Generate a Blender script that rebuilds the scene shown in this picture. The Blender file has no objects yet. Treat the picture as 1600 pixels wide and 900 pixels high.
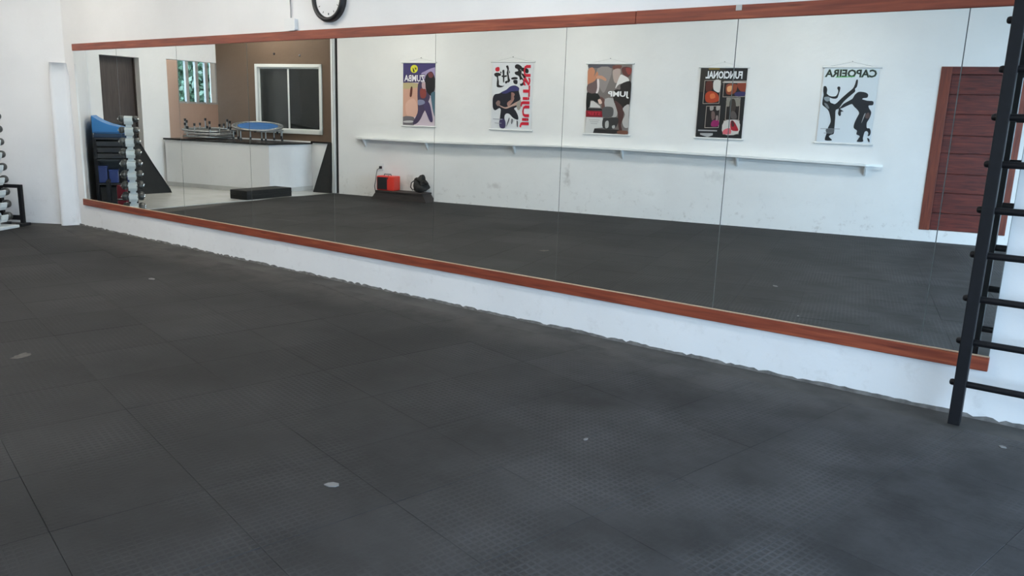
import bpy, bmesh, math, random
from mathutils import Vector, Matrix
random.seed(7)
R = math.radians
K = 0.925                       # all lengths below are in survey units; K turns them into metres
scene = bpy.context.scene
COL = scene.collection

# ------------------------------------------------------------------ camera
cam_d = bpy.data.cameras.new('camera'); cam = bpy.data.objects.new('camera', cam_d); COL.objects.link(cam)
cam_d.sensor_width = 36.0; cam_d.lens = 36.0 * 1224.70 / 1600.0
cam_d.clip_start = 0.02; cam_d.clip_end = 200
YAW, PITCH, ROLL = -0.629673, -0.211602, 0.034291
cy, sy, cp, sp, cr, sr = math.cos(YAW), math.sin(YAW), math.cos(PITCH), math.sin(PITCH), math.cos(ROLL), math.sin(ROLL)
fw = Vector((sy*cp, cy*cp, sp)); rt = Vector((cy, -sy, 0)); up = rt.cross(fw)
r2 = rt*cr + up*sr; u2 = -rt*sr + up*cr
M = Matrix((r2, u2, -fw)).transposed().to_4x4(); M.translation = Vector((0, -4.6977*K, 1.4720*K))
cam.matrix_world = M
scene.camera = cam

# ------------------------------------------------------------------ world, light, exposure
wd = bpy.data.worlds.new('sky'); scene.world = wd; wd.use_nodes = True
bg = wd.node_tree.nodes['Background']
bg.inputs[0].default_value = (0.55, 0.76, 1.0, 1); bg.inputs[1].default_value = 9.0
scene.view_settings.view_transform = 'Standard'; scene.view_settings.look = 'None'
scene.view_settings.gamma = 1.0; scene.view_settings.use_curve_mapping = False
scene.view_settings.exposure = 0.17
def area(name, loc, rot, sx, sy_, power, color, portal=False):
    l = bpy.data.lights.new(name, 'AREA'); l.shape = 'RECTANGLE'; l.size = sx*K; l.size_y = sy_*K
    l.energy = power; l.color = color
    if portal: l.cycles.is_portal = True
    o = bpy.data.objects.new(name, l); o.location = Vector(loc)*K; o.rotation_euler = rot; COL.objects.link(o)
    return o

# ------------------------------------------------------------------ materials
MATS = {}
def mat(name, color, rough=0.6, metal=0.0, spec=0.5, noise=0.0, nscale=8.0, color2=None, bump=0.0, bscale=40.0, bdist=0.01, emit=0.0, alpha=None, mapscale=None, detail=6):
    if name in MATS: return MATS[name]
    m = bpy.data.materials.new(name); m.use_nodes = True; nt = m.node_tree; b = nt.nodes['Principled BSDF']
    b.inputs['Base Color'].default_value = (*color, 1); b.inputs['Roughness'].default_value = rough
    b.inputs['Metallic'].default_value = metal; b.inputs['Specular IOR Level'].default_value = spec
    if emit: b.inputs['Emission Color'].default_value = (*color, 1); b.inputs['Emission Strength'].default_value = emit
    tc = nt.nodes.new('ShaderNodeTexCoord'); mp = nt.nodes.new('ShaderNodeMapping')
    nt.links.new(tc.outputs['Object'], mp.inputs[0])
    if mapscale: mp.inputs['Scale'].default_value = mapscale
    if noise or color2:
        n = nt.nodes.new('ShaderNodeTexNoise'); n.inputs['Scale'].default_value = nscale; n.inputs['Detail'].default_value = detail
        nt.links.new(mp.outputs[0], n.inputs['Vector'])
        cr_ = nt.nodes.new('ShaderNodeValToRGB')
        c2 = color2 or tuple(c*(1-noise) for c in color)
        cr_.color_ramp.elements[0].position = 0.35; cr_.color_ramp.elements[0].color = (*c2, 1)
        cr_.color_ramp.elements[1].position = 0.65; cr_.color_ramp.elements[1].color = (*color, 1)
        nt.links.new(n.outputs[0], cr_.inputs[0]); nt.links.new(cr_.outputs[0], b.inputs['Base Color'])
    if bump:
        n2 = nt.nodes.new('ShaderNodeTexNoise'); n2.inputs['Scale'].default_value = bscale; n2.inputs['Detail'].default_value = 5
        nt.links.new(mp.outputs[0], n2.inputs['Vector'])
        bp = nt.nodes.new('ShaderNodeBump'); bp.inputs['Strength'].default_value = bump; bp.inputs['Distance'].default_value = bdist
        nt.links.new(n2.outputs[0], bp.inputs['Height']); nt.links.new(bp.outputs[0], b.inputs['Normal'])
    MATS[name] = m
    return m

def plaster_mat(name, color, dirt=0.25):
    """painted rough plaster: broad unevenness, small scuffs, grime near the floor line"""
    m = mat(name, color, rough=0.75, spec=0.25, bump=0.35, bscale=5.0, bdist=0.02)
    nt = m.node_tree; b = nt.nodes['Principled BSDF']
    g = nt.nodes.new('ShaderNodeNewGeometry')
    n = nt.nodes.new('ShaderNodeTexNoise'); n.inputs['Scale'].default_value = 1.3; n.inputs['Detail'].default_value = 8
    nt.links.new(g.outputs['Position'], n.inputs['Vector'])
    r = nt.nodes.new('ShaderNodeValToRGB')
    r.color_ramp.elements[0].position = .3; r.color_ramp.elements[0].color = (*[c*.93 for c in color], 1)
    r.color_ramp.elements[1].position = .65; r.color_ramp.elements[1].color = (*color, 1)
    nt.links.new(n.outputs[0], r.inputs[0])
    # scuffs, a fixed height band that fades upward
    s = nt.nodes.new('ShaderNodeSeparateXYZ'); nt.links.new(g.outputs['Position'], s.inputs[0])
    mr = nt.nodes.new('ShaderNodeMapRange'); mr.inputs[1].default_value = 0.0; mr.inputs[2].default_value = 0.55
    mr.inputs[3].default_value = 1.0; mr.inputs[4].default_value = 0.0
    nt.links.new(s.outputs[2], mr.inputs[0])
    n2 = nt.nodes.new('ShaderNodeTexNoise'); n2.inputs['Scale'].default_value = 9; n2.inputs['Detail'].default_value = 10
    n2.inputs['Roughness'].default_value = .7
    nt.links.new(g.outputs['Position'], n2.inputs['Vector'])
    r2_ = nt.nodes.new('ShaderNodeValToRGB')
    r2_.color_ramp.elements[0].position = .56; r2_.color_ramp.elements[0].color = (0, 0, 0, 1)
    r2_.color_ramp.elements[1].position = .72; r2_.color_ramp.elements[1].color = (1, 1, 1, 1)
    nt.links.new(n2.outputs[0], r2_.inputs[0])
    mu = nt.nodes.new('ShaderNodeMath'); mu.operation = 'MULTIPLY'
    nt.links.new(mr.outputs[0], mu.inputs[0]); nt.links.new(r2_.outputs[0], mu.inputs[1])
    mu2 = nt.nodes.new('ShaderNodeMath'); mu2.operation = 'MULTIPLY'; mu2.inputs[1].default_value = dirt
    nt.links.new(mu.outputs[0], mu2.inputs[0])
    mx = nt.nodes.new('ShaderNodeMixRGB'); mx.inputs[2].default_value = (.36, .33, .29, 1)
    nt.links.new(mu2.outputs[0], mx.inputs[0]); nt.links.new(r.outputs[0], mx.inputs[1])
    nt.links.new(mx.outputs[0], b.inputs['Base Color'])
    return m

def wood_mat(name, base, dark, axis_scale, rough=0.42, vscale=5.0):
    """varnished reddish wood: streaks along the board and a few dark knots"""
    m = mat(name, base, rough=rough, spec=0.45)
    nt = m.node_tree; b = nt.nodes['Principled BSDF']
    g = nt.nodes.new('ShaderNodeNewGeometry'); mp = nt.nodes.new('ShaderNodeMapping'); mp.inputs['Scale'].default_value = axis_scale
    nt.links.new(g.outputs['Position'], mp.inputs[0])
    n = nt.nodes.new('ShaderNodeTexNoise'); n.inputs['Scale'].default_value = vscale; n.inputs['Detail'].default_value = 7
    n.inputs['Distortion'].default_value = .6
    nt.links.new(mp.outputs[0], n.inputs['Vector'])
    r = nt.nodes.new('ShaderNodeValToRGB')
    r.color_ramp.elements[0].position = .3; r.color_ramp.elements[0].color = (*dark, 1)
    r.color_ramp.elements[1].position = .62; r.color_ramp.elements[1].color = (*base, 1)
    e = r.color_ramp.elements.new(.8); e.color = (base[0]*1.35, base[1]*1.7, base[2]*1.5, 1)
    nt.links.new(n.outputs[0], r.inputs[0])
    v = nt.nodes.new('ShaderNodeTexVoronoi'); v.inputs['Scale'].default_value = 1.0
    mp2 = nt.nodes.new('ShaderNodeMapping'); mp2.inputs['Scale'].default_value = tuple(a*1.6+1.2 for a in axis_scale)
    nt.links.new(g.outputs['Position'], mp2.inputs[0]); nt.links.new(mp2.outputs[0], v.inputs['Vector'])
    r3 = nt.nodes.new('ShaderNodeValToRGB')
    r3.color_ramp.elements[0].position = .03; r3.color_ramp.elements[0].color = (.55, .55, .55, 1)
    r3.color_ramp.elements[1].position = .13; r3.color_ramp.elements[1].color = (1, 1, 1, 1)
    nt.links.new(v.outputs[0], r3.inputs[0])
    mx = nt.nodes.new('ShaderNodeMixRGB'); mx.blend_type = 'MULTIPLY'; mx.inputs[0].default_value = 1
    nt.links.new(r.outputs[0], mx.inputs[1]); nt.links.new(r3.outputs[0], mx.inputs[2])
    nt.links.new(mx.outputs[0], b.inputs['Base Color'])
    return m

def rubber_mat():
    m = mat('studded rubber', (.036, .036, .037), rough=.68, spec=.20)
    nt = m.node_tree; b = nt.nodes['Principled BSDF']
    tc = nt.nodes['Texture Coordinate']; g = nt.nodes.new('ShaderNodeNewGeometry')
    oi = nt.nodes.new('ShaderNodeObjectInfo')
    # stud grid, 2.77 cm pitch in the tile's own frame
    sx = nt.nodes.new('ShaderNodeSeparateXYZ'); nt.links.new(tc.outputs['Object'], sx.inputs[0])
    def tri(sock):
        a = nt.nodes.new('ShaderNodeMath'); a.operation = 'MULTIPLY'; a.inputs[1].default_value = 2*math.pi/(0.54*K/18)
        nt.links.new(sock, a.inputs[0])
        c = nt.nodes.new('ShaderNodeMath'); c.operation = 'COSINE'; nt.links.new(a.outputs[0], c.inputs[0]); return c.outputs[0]
    cx, cy_ = tri(sx.outputs[0]), tri(sx.outputs[1])
    mn = nt.nodes.new('ShaderNodeMath'); mn.operation = 'MAXIMUM'; nt.links.new(cx, mn.inputs[0]); nt.links.new(cy_, mn.inputs[1])
    rr = nt.nodes.new('ShaderNodeMapRange'); rr.inputs[1].default_value = .1; rr.inputs[2].default_value = .8
    nt.links.new(mn.outputs[0], rr.inputs[0])           # 1 on ribs, 0 in the square pits
    bp = nt.nodes.new('ShaderNodeBump'); bp.inputs['Strength'].default_value = .55; bp.inputs['Distance'].default_value = .003
    wn = nt.nodes.new('ShaderNodeTexNoise'); wn.inputs['Scale'].default_value = 1.7; wn.inputs['Detail'].default_value = 6
    nt.links.new(g.outputs['Position'], wn.inputs['Vector'])
    wm = nt.nodes.new('ShaderNodeMapRange'); wm.inputs[1].default_value = .42; wm.inputs[2].default_value = .66; wm.inputs[3].default_value = .06; wm.inputs[4].default_value = 1.0
    nt.links.new(wn.outputs[0], wm.inputs[0])
    wx = nt.nodes.new('ShaderNodeMath'); wx.operation = 'MULTIPLY'; nt.links.new(rr.outputs[0], wx.inputs[0]); nt.links.new(wm.outputs[0], wx.inputs[1])
    nt.links.new(wx.outputs[0], bp.inputs['Height'])
    nf = nt.nodes.new('ShaderNodeTexNoise'); nf.inputs['Scale'].default_value = 60; nf.inputs['Detail'].default_value = 4
    nt.links.new(g.outputs['Position'], nf.inputs['Vector'])
    bp2 = nt.nodes.new('ShaderNodeBump'); bp2.inputs['Strength'].default_value = .3; bp2.inputs['Distance'].default_value = .003
    nt.links.new(nf.outputs[0], bp2.inputs['Height']); nt.links.new(bp.outputs[0], bp2.inputs['Normal'])
    nt.links.new(bp2.outputs[0], b.inputs['Normal'])
    # dust: broad patches plus chalk on the ribs
    n = nt.nodes.new('ShaderNodeTexNoise'); n.inputs['Scale'].default_value = .8; n.inputs['Detail'].default_value = 9
    n.inputs['Roughness'].default_value = .62
    nt.links.new(g.outputs['Position'], n.inputs['Vector'])
    r = nt.nodes.new('ShaderNodeValToRGB')
    r.color_ramp.elements[0].position = .36; r.color_ramp.elements[0].color = (.016, .016, .0165, 1)
    r.color_ramp.elements[1].position = .70; r.color_ramp.elements[1].color = (.037, .0365, .036, 1)
    nt.links.new(n.outputs[0], r.inputs[0])
    # each tile aged a little differently
    mr = nt.nodes.new('ShaderNodeMapRange'); mr.inputs[3].default_value = .84; mr.inputs[4].default_value = 1.16
    nt.links.new(oi.outputs['Random'], mr.inputs[0])
    rb = nt.nodes.new('ShaderNodeMapRange'); rb.inputs[3].default_value = .86; rb.inputs[4].default_value = 1.22
    nt.links.new(wx.outputs[0], rb.inputs[0])
    mm = nt.nodes.new('ShaderNodeMath'); mm.operation = 'MULTIPLY'; nt.links.new(mr.outputs[0], mm.inputs[0]); nt.links.new(rb.outputs[0], mm.inputs[1])
    mx = nt.nodes.new('ShaderNodeMixRGB'); mx.blend_type = 'MULTIPLY'; mx.inputs[0].default_value = 1
    nt.links.new(r.outputs[0], mx.inputs[1]); nt.links.new(mm.outputs[0], mx.inputs[2])
    sp = nt.nodes.new('ShaderNodeSeparateXYZ'); nt.links.new(g.outputs['Position'], sp.inputs[0])
    def ramp(sock, a, b_, lo, hi):
        q = nt.nodes.new('ShaderNodeMapRange'); q.interpolation_type = 'SMOOTHSTEP'; q.inputs[1].default_value = a; q.inputs[2].default_value = b_; q.inputs[3].default_value = lo; q.inputs[4].default_value = hi
        nt.links.new(sock, q.inputs[0]); return q.outputs[0]
    def mul(a, c):
        q = nt.nodes.new('ShaderNodeMath'); q.operation = 'MULTIPLY'; nt.links.new(a, q.inputs[0])
        if isinstance(c, float): q.inputs[1].default_value = c
        else: nt.links.new(c, q.inputs[1])
        return q.outputs[0]
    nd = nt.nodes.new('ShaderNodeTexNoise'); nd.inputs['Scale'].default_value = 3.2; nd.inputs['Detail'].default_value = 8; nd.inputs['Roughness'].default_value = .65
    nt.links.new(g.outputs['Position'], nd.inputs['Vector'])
    foot = mul(ramp(sp.outputs[1], -.75, -.22, 0., 1.), ramp(nd.outputs[0], .30, .60, .35, 1.))
    m1 = nt.nodes.new('ShaderNodeMixRGB'); m1.inputs[2].default_value = (.066, .062, .057, 1); nt.links.new(foot, m1.inputs[0]); nt.links.new(mx.outputs[0], m1.inputs[1])
    chalk_daylight = mul(mul(ramp(sp.outputs[0], -3.4, -.3, 0., 1.), ramp(nd.outputs[0], .34, .66, .45, 1.)), ramp(wx.outputs[0], 0., 1., .50, .92))  # chalk on ribs plus gateway daylight painted in, paler towards the right
    m2 = nt.nodes.new('ShaderNodeMixRGB'); m2.inputs[2].default_value = (.088, .088, .092, 1); nt.links.new(chalk_daylight, m2.inputs[0]); nt.links.new(m1.outputs[0], m2.inputs[1])
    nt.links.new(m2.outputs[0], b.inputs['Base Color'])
    return m

M_WALL = plaster_mat('white painted plaster', (.80, .80, .79))
M_WALL2 = plaster_mat('white painted plaster back', (.80, .80, .785), .65)
def add_stain(m, pts):
    nt = m.node_tree; b = nt.nodes['Principled BSDF']; src = b.inputs['Base Color'].links[0].from_socket
    g = nt.nodes.new('ShaderNodeNewGeometry'); n = nt.nodes.new('ShaderNodeTexNoise'); n.inputs['Scale'].default_value = 14; n.inputs['Detail'].default_value = 8
    nt.links.new(g.outputs['Position'], n.inputs['Vector'])
    for (x, y, z), rx, rz_, amt in pts:
        s = nt.nodes.new('ShaderNodeVectorMath'); s.operation = 'SUBTRACT'; s.inputs[1].default_value = (x*K, y*K, z*K); nt.links.new(g.outputs['Position'], s.inputs[0])
        sc = nt.nodes.new('ShaderNodeVectorMath'); sc.operation = 'MULTIPLY'; sc.inputs[1].default_value = (1/rx, 0, 1/rz_); nt.links.new(s.outputs[0], sc.inputs[0])
        ln = nt.nodes.new('ShaderNodeVectorMath'); ln.operation = 'LENGTH'; nt.links.new(sc.outputs[0], ln.inputs[0])
        ad = nt.nodes.new('ShaderNodeMath'); ad.operation = 'MULTIPLY_ADD'; ad.inputs[1].default_value = 2.2; nt.links.new(n.outputs[0], ad.inputs[0]); nt.links.new(ln.outputs['Value'], ad.inputs[2])
        mr = nt.nodes.new('ShaderNodeMapRange'); mr.inputs[1].default_value = 1.2; mr.inputs[2].default_value = 2.0; mr.inputs[3].default_value = amt; mr.inputs[4].default_value = 0
        nt.links.new(ad.outputs[0], mr.inputs[0])
        mx = nt.nodes.new('ShaderNodeMixRGB'); mx.inputs[2].default_value = (.42, .41, .39, 1); nt.links.new(mr.outputs[0], mx.inputs[0]); nt.links.new(src, mx.inputs[1]); src = mx.outputs[0]
    nt.links.new(src, b.inputs['Base Color'])
add_stain(M_WALL2, [((-6.98, -6.36, .60), .07, .20, .7), ((-9.9, -5.7, .35), .10, .12, .35), ((-4.6, -6.9, .72), .25, .1, .3), ((-8.2, -6.1, .35), .16, .07, .45)])
M_CEIL = mat('ceiling white', (.78, .78, .77), rough=.9)
M_CONC = mat('dusty cement', (.082, .077, .071), rough=.85, color2=(.042, .040, .037), nscale=3, bump=.4, bscale=30, bdist=.006)
M_SPLASH = mat('cement splash', (.20, .19, .18), rough=.9, color2=(.09, .085, .08), nscale=14, detail=9)
M_CER = mat('pale ceramic', (.56, .56, .54), rough=.22, spec=.5, noise=.12, nscale=3)
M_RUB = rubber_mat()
M_TRIM = wood_mat('red varnished wood', (.285, .065, .031), (.16, .031, .018), (.55, 6, 9))
M_DOOR = wood_mat('dark red door wood', (.135, .024, .016), (.055, .011, .010), (.8, .8, 8))
M_BROWN = plaster_mat('brown wall paint', (.135, .092, .064), .05)
M_BROWN_LIT = plaster_mat('brown paint lightened as lit', (.44, .315, .25), .05)  # brown paint made paler, the recess's stronger light put into its colour
M_DDOOR = mat('dark brown door', (.062, .045, .037), rough=.5, color2=(.045, .032, .026), nscale=6, mapscale=(9, 9, .6))
M_BLK = mat('black painted steel', (.007, .007, .009), rough=.5, spec=.3, noise=.3, nscale=30)
M_BLKP = mat('black plastic', (.012, .012, .013), rough=.45)
M_BLKR = mat('black rubber matting', (.013, .0135, .0125), rough=.8, bump=.3, bscale=90, bdist=.003, noise=.3, nscale=20)
M_GRAN = mat('black granite', (.018, .017, .017), rough=.25, noise=.4, nscale=60)
M_WHT = mat('white enamel', (.74, .78, .76), rough=.4)
M_WHTP = mat('white plastic', (.76, .77, .76), rough=.5)
M_ALU = mat('white aluminium', (.62, .64, .62), rough=.4)
M_CHR = mat('chrome', (.75, .75, .74), rough=.18, metal=1)
M_STL = mat('grey steel', (.34, .35, .34), rough=.35, metal=.7)
M_DB = mat('dark dumbbell iron', (.075, .075, .07), rough=.38, metal=.35)
M_BLUE = mat('blue vinyl', (.035, .20, .48), rough=.5, bump=.2, bscale=12, bdist=.01)
M_NAVY = mat('navy vinyl', (.012, .035, .075), rough=.55)
M_TUB = mat('dark blue plastic', (.02, .04, .16), rough=.4)
M_MESHB = mat('trampoline blue', (.02, .12, .34), rough=.55, noise=.25, nscale=14)
M_NET = mat('trampoline black net', (.05, .052, .05), rough=.7)
M_RED = mat('bright red casing', (.72, .045, .028), rough=.38)
M_DRED = mat('dark red rubber', (.26, .010, .025), rough=.45)
M_GRILL = mat('speaker grille', (.012, .012, .013), rough=.8, bump=.6, bscale=220, bdist=.003)
M_BENCH = mat('dark bench wood', (.034, .026, .024), rough=.6, color2=(.022, .017, .016), nscale=6, mapscale=(1, 8, 8))
M_BAG = mat('charcoal bag cloth', (.030, .027, .025), rough=.9, bump=.8, bscale=25, bdist=.012, noise=.4, nscale=18)
M_CLOCKF = mat('clock dial', (.74, .74, .74), rough=.35)
M_INK = mat('black ink', (.012, .012, .014), rough=.5)
M_MIR = mat('mirror silver', (.90, .925, .905), rough=0.0, metal=1.0)
M_MEDGE = mat('mirror glass edge', (.17, .18, .17), rough=.35)
M_BAR = mat('grey white bars', (.36, .37, .36), rough=.6)
M_GLASS = mat('dark window glass', (.012, .014, .014), rough=.05, spec=.6)
M_GLASS2 = mat('grey window glass', (.032, .036, .036), rough=.06, spec=.6)
M_LEAF = mat('leaf', (.34, .50, .38), rough=.4, color2=(.09, .20, .12), nscale=3)
M_BARK = mat('bark', (.10, .075, .05), rough=.9)
M_GRND = mat('yard concrete', (.42, .41, .39), rough=.9, noise=.2, nscale=2)
M_CORD = mat('grey cable', (.30, .30, .30), rough=.5)
M_DUST = mat('plaster dust', (.22, .215, .21), rough=.9)
M_DUST2 = mat('worn cement spot', (.135, .125, .11), rough=.95, noise=.4, nscale=30)

# ------------------------------------------------------------------ mesh collector
class MB:
    def __init__(s): s.v = []; s.f = []; s.sm = []
    def add(s, vs, fs, smooth=False):
        b = len(s.v); s.v += [tuple(v) for v in vs]
        for f in fs: s.f.append(tuple(i+b for i in f)); s.sm.append(smooth)
        return s
    def box(s, x0, x1, y0, y1, z0, z1, m=None):
        vs = [Vector(p) for p in ((x0,y0,z0),(x1,y0,z0),(x1,y1,z0),(x0,y1,z0),(x0,y0,z1),(x1,y0,z1),(x1,y1,z1),(x0,y1,z1))]
        if m: vs = [m @ v for v in vs]
        return s.add(vs, [(0,3,2,1),(4,5,6,7),(0,1,5,4),(1,2,6,5),(2,3,7,6),(3,0,4,7)])
    def bbox(s, x0, x1, y0, y1, z0, z1, c=.01, m=None):
        """box with chamfered edges"""
        bm = bmesh.new(); bmesh.ops.create_cube(bm, size=1)
        for v in bm.verts:
            v.co = Vector(((x0+x1)/2 + v.co.x*(x1-x0), (y0+y1)/2 + v.co.y*(y1-y0), (z0+z1)/2 + v.co.z*(z1-z0)))
        bmesh.ops.bevel(bm, geom=bm.edges[:], offset=c, segments=2, affect='EDGES', profile=.6)
        bm.verts.index_update()
        vs = [(m @ v.co) if m else v.co.copy() for v in bm.verts]; fs = [[v.index for v in f.verts] for f in bm.faces]
        bm.free(); return s.add(vs, fs)
    def prism(s, poly, z0, z1, m=None):
        """poly in xy, counter-clockwise, extruded along z"""
        n = len(poly); vs = [Vector((x, y, z0)) for x, y in poly] + [Vector((x, y, z1)) for x, y in poly]
        if m: vs = [m @ v for v in vs]
        return s.add(vs, [tuple(range(n))[::-1], tuple(range(n, 2*n))] + [(i, (i+1) % n, n+(i+1) % n, n+i) for i in range(n)])
    def tube(s, pts, r, seg=8, closed=False, caps=True):
        pts = [Vector(p) for p in pts]; n = len(pts); rs = r if isinstance(r, (list, tuple)) else [r]*n
        rings = []; prev = None
        for i, p in enumerate(pts):
            a = pts[(i-1) % n] if (i or closed) else p; b = pts[(i+1) % n] if (i < n-1 or closed) else p
            t = (b-a).normalized()
            if prev is None:
                q = Vector((0, 0, 1)) if abs(t.z) < .9 else Vector((1, 0, 0)); nx = t.cross(q).normalized()
            else: nx = (prev - t*prev.dot(t)).normalized()
            prev = nx; ny = t.cross(nx)
            rings.append([p + (nx*math.cos(2*math.pi*k/seg) + ny*math.sin(2*math.pi*k/seg))*rs[i] for k in range(seg)])
        vs = [v for r_ in rings for v in r_]; fs = []
        for i in range(n if closed else n-1):
            j = (i+1) % n
            for k in range(seg): fs.append((i*seg+k, i*seg+(k+1) % seg, j*seg+(k+1) % seg, j*seg+k))
        s.add(vs, fs, True)
        if caps and not closed:
            s.add(rings[0], [tuple(range(seg))[::-1]]); s.add(rings[-1], [tuple(range(seg))])
        return s
    def lathe(s, prof, seg=24, m=None, arc=None):
        """prof: (radius, height) list, turned about z"""
        vs = []; fs = []
        for r, z in prof:
            for k in range(seg):
                a = 2*math.pi*k/seg; v = Vector((r*math.cos(a), r*math.sin(a), z)); vs.append(m @ v if m else v)
        for i in range(len(prof)-1):
            for k in range(seg): fs.append((i*seg+k, i*seg+(k+1) % seg, (i+1)*seg+(k+1) % seg, (i+1)*seg+k))
        return s.add(vs, fs, True)
    def build(s, name, material, parent=None, loc=None, rz=0.0, bevel=0):
        me = bpy.data.meshes.new(name); me.from_pydata([(x*K, y*K, z*K) for x, y, z in s.v], [], s.f)
        me.polygons.foreach_set('use_smooth', s.sm); me.materials.append(material); me.update()
        o = bpy.data.objects.new(name, me); COL.objects.link(o)
        if parent: o.parent = parent
        if loc is not None: o.location = Vector(loc)*K
        if rz: o.rotation_euler = (0, 0, rz)
        if bevel:
            b = o.modifiers.new('bevel', 'BEVEL'); b.width = bevel*K; b.segments = 2; b.limit_method = 'ANGLE'
        return o
def tag(o, label, cat, group=None, kind=None):
    if label: o['label'] = label
    if cat: o['category'] = cat
    if group: o['group'] = group
    if kind: o['kind'] = kind
    return o
def thing(name, label, cat, loc=(0, 0, 0), rz=0.0, group=None):
    o = bpy.data.objects.new(name, None); o.empty_display_size = .1; COL.objects.link(o)
    o.location = Vector(loc)*K; o.rotation_euler = (0, 0, rz); return tag(o, label, cat, group)
def struct(o, label=None):
    o['kind'] = 'structure'
    if label: o['label'] = label
    return o
def dup(o, parent=None):
    c = o.copy(); COL.objects.link(c); c.parent = parent
    for ch in o.children: dup(ch, c)
    return c
def frame(origin, ang):
    return Matrix.Translation(Vector(origin)) @ Matrix.Rotation(ang, 4, 'Z')
def smooth_poly(pts, n=3):
    out = []; L = len(pts)
    for i in range(L):
        p0, p1, p2, p3 = [pts[(i+k-1) % L] for k in range(4)]
        for k in range(n):
            t = k/n
            out.append(tuple(.5*((2*p1[a]) + (-p0[a]+p2[a])*t + (2*p0[a]-5*p1[a]+4*p2[a]-p3[a])*t*t + (-p0[a]+3*p1[a]-3*p2[a]+p3[a])*t**3) for a in (0, 1)))
    return out

# ------------------------------------------------------------------ layout frames
PHI = math.atan(.2287)                      # the poster wall and the rubber tiles run at this angle to the mirror wall
UR = Vector((math.cos(PHI), -math.sin(PHI), 0)); VR = Vector((math.sin(PHI), math.cos(PHI), 0))
PW0 = Vector((0, -7.952, 0))                # a point of the poster wall; wall line = PW0 + u*UR, room side = +VR
def pw(u, v=0, z=0): return PW0 + UR*u + VR*v + Vector((0, 0, z))
CEIL = 3.45
XE = 3.2                                    # the open right-hand end

# ------------------------------------------------------------------ floor
WL0 = Vector((-10.27, -.16, 0)); WA = R(30)
WD = Vector((-math.cos(WA), -math.sin(WA), 0)); WN = Vector((math.sin(WA), -math.cos(WA), 0))
WLEN = 2.3
EDGE = [(-10.0, 0), (-10.24, 0), tuple((WL0)[:2]), tuple((WL0+WD*.95)[:2]), (-11.32, -2.6), (-11.5, -5.33)]
rub_poly = EDGE[1:] + [(pw(XE/UR.x+.1).x, pw(XE/UR.x+.1).y), (XE, 0)]
f = MB(); f.box(-17.2, XE+.3, -10.2, .3, -.20, -.014)
floor = struct(f.build('floor', M_CONC))
f = MB()
cer = [(-11.49, -5.32), (-11.31, -2.6), tuple((WL0+WD*.95)[:2]), tuple((WL0+WD*2.6)[:2]), (-17, -1.2), (-17, -8.0), (-11.5, -8.0)]
f.prism(cer[::-1] if False else cer, -.013, -.001)
struct(f.build('ceramic_floor', M_CER))

def clip(poly, a, b):
    """keep the part of poly left of the line a->b"""
    out = []; nx, ny = -(b[1]-a[1]), b[0]-a[0]
    d = lambda p: (p[0]-a[0])*nx + (p[1]-a[1])*ny
    for i in range(len(poly)):
        p, q = poly[i], poly[(i+1) % len(poly)]; dp, dq = d(p), d(q)
        if dp >= 0: out.append(p)
        if (dp >= 0) != (dq >= 0):
            t = dp/(dp-dq); out.append((p[0]+(q[0]-p[0])*t, p[1]+(q[1]-p[1])*t))
    return out
T = .54
GAPW = .25                                  # bare cement strip at the foot of the mirror wall
lims = [((XE, -GAPW), (-10.3, -GAPW)), ((-10.24, -.02), (-10.30, -.22)), ((-10.30, -.22), tuple((WL0+WD*.95+WN*.03)[:2])),
        (tuple((WL0+WD*.95+WN*.03)[:2]), (-11.32, -2.6)), ((-11.32, -2.6), (-11.5, -5.33)),
        (tuple(pw(-12, .03)[:2]), tuple(pw(3, .03)[:2])), ((XE, -9), (XE, 0))]
rr = random.Random(3)
full_mesh = None; ntile = 0
for j in range(-20, 6):
    shift = 0.0
    for i in range(-26, 9):
        u0 = -.27 + T*i + shift; v0 = -1.44 + T*j
        cen = UR*(u0+T/2) + VR*(v0+T/2)
        if not (-12.2 < cen.x < XE+.5 and -9.2 < cen.y < .6): continue
        g = .0006; h = T/2-g
        loc_poly = [(-h, -h), (h, -h), (h, h), (-h, h)]
        wp = [tuple((cen + UR*x + VR*y)[:2]) for x, y in loc_poly]
        cp_ = wp
        for a, b in lims:
            if len(cp_) < 3: break
            # concave corner between the two left edges is mild, so plain half-plane clipping is enough
            cp_ = clip(cp_, a, b)
        if len(cp_) < 3: continue
        ar = abs(sum(cp_[k][0]*cp_[(k+1) % len(cp_)][1]-cp_[(k+1) % len(cp_)][0]*cp_[k][1] for k in range(len(cp_))))/2
        if ar < .012: continue
        inter = len(cp_) == 4 and ar > (2*h)**2*.999
        lp = [((Vector((x, y, 0))-cen).dot(UR), (Vector((x, y, 0))-cen).dot(VR)) for x, y in cp_]
        if inter and full_mesh:
            o = bpy.data.objects.new('rubber_tile', full_mesh); COL.objects.link(o); o.parent = floor
        else:
            b = MB(); c = .0012; mcx = sum(p[0] for p in lp)/len(lp); mcy = sum(p[1] for p in lp)/len(lp)
            n = len(lp); top = [(mcx+(x-mcx)*(1-c/.25), mcy+(y-mcy)*(1-c/.25)) for x, y in lp]
            vs = [(x, y, -.012) for x, y in lp] + [(x, y, -.0012) for x, y in lp] + [(x, y, 0) for x, y in top]
            fs = [tuple(range(n))[::-1], tuple(range(2*n, 3*n))]
            for k in range(n):
                k2 = (k+1) % n; fs += [(k, k2, n+k2, n+k), (n+k, n+k2, 2*n+k2, 2*n+k)]
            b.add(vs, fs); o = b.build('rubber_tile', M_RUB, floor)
            if inter: full_mesh = o.data
        o.location = (cen.x*K, cen.y*K, rr.uniform(-.0008, .0004)*K)
        o.rotation_euler = (rr.uniform(-.0006, .0006), rr.uniform(-.0006, .0006), -PHI)
        ntile += 1
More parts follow.
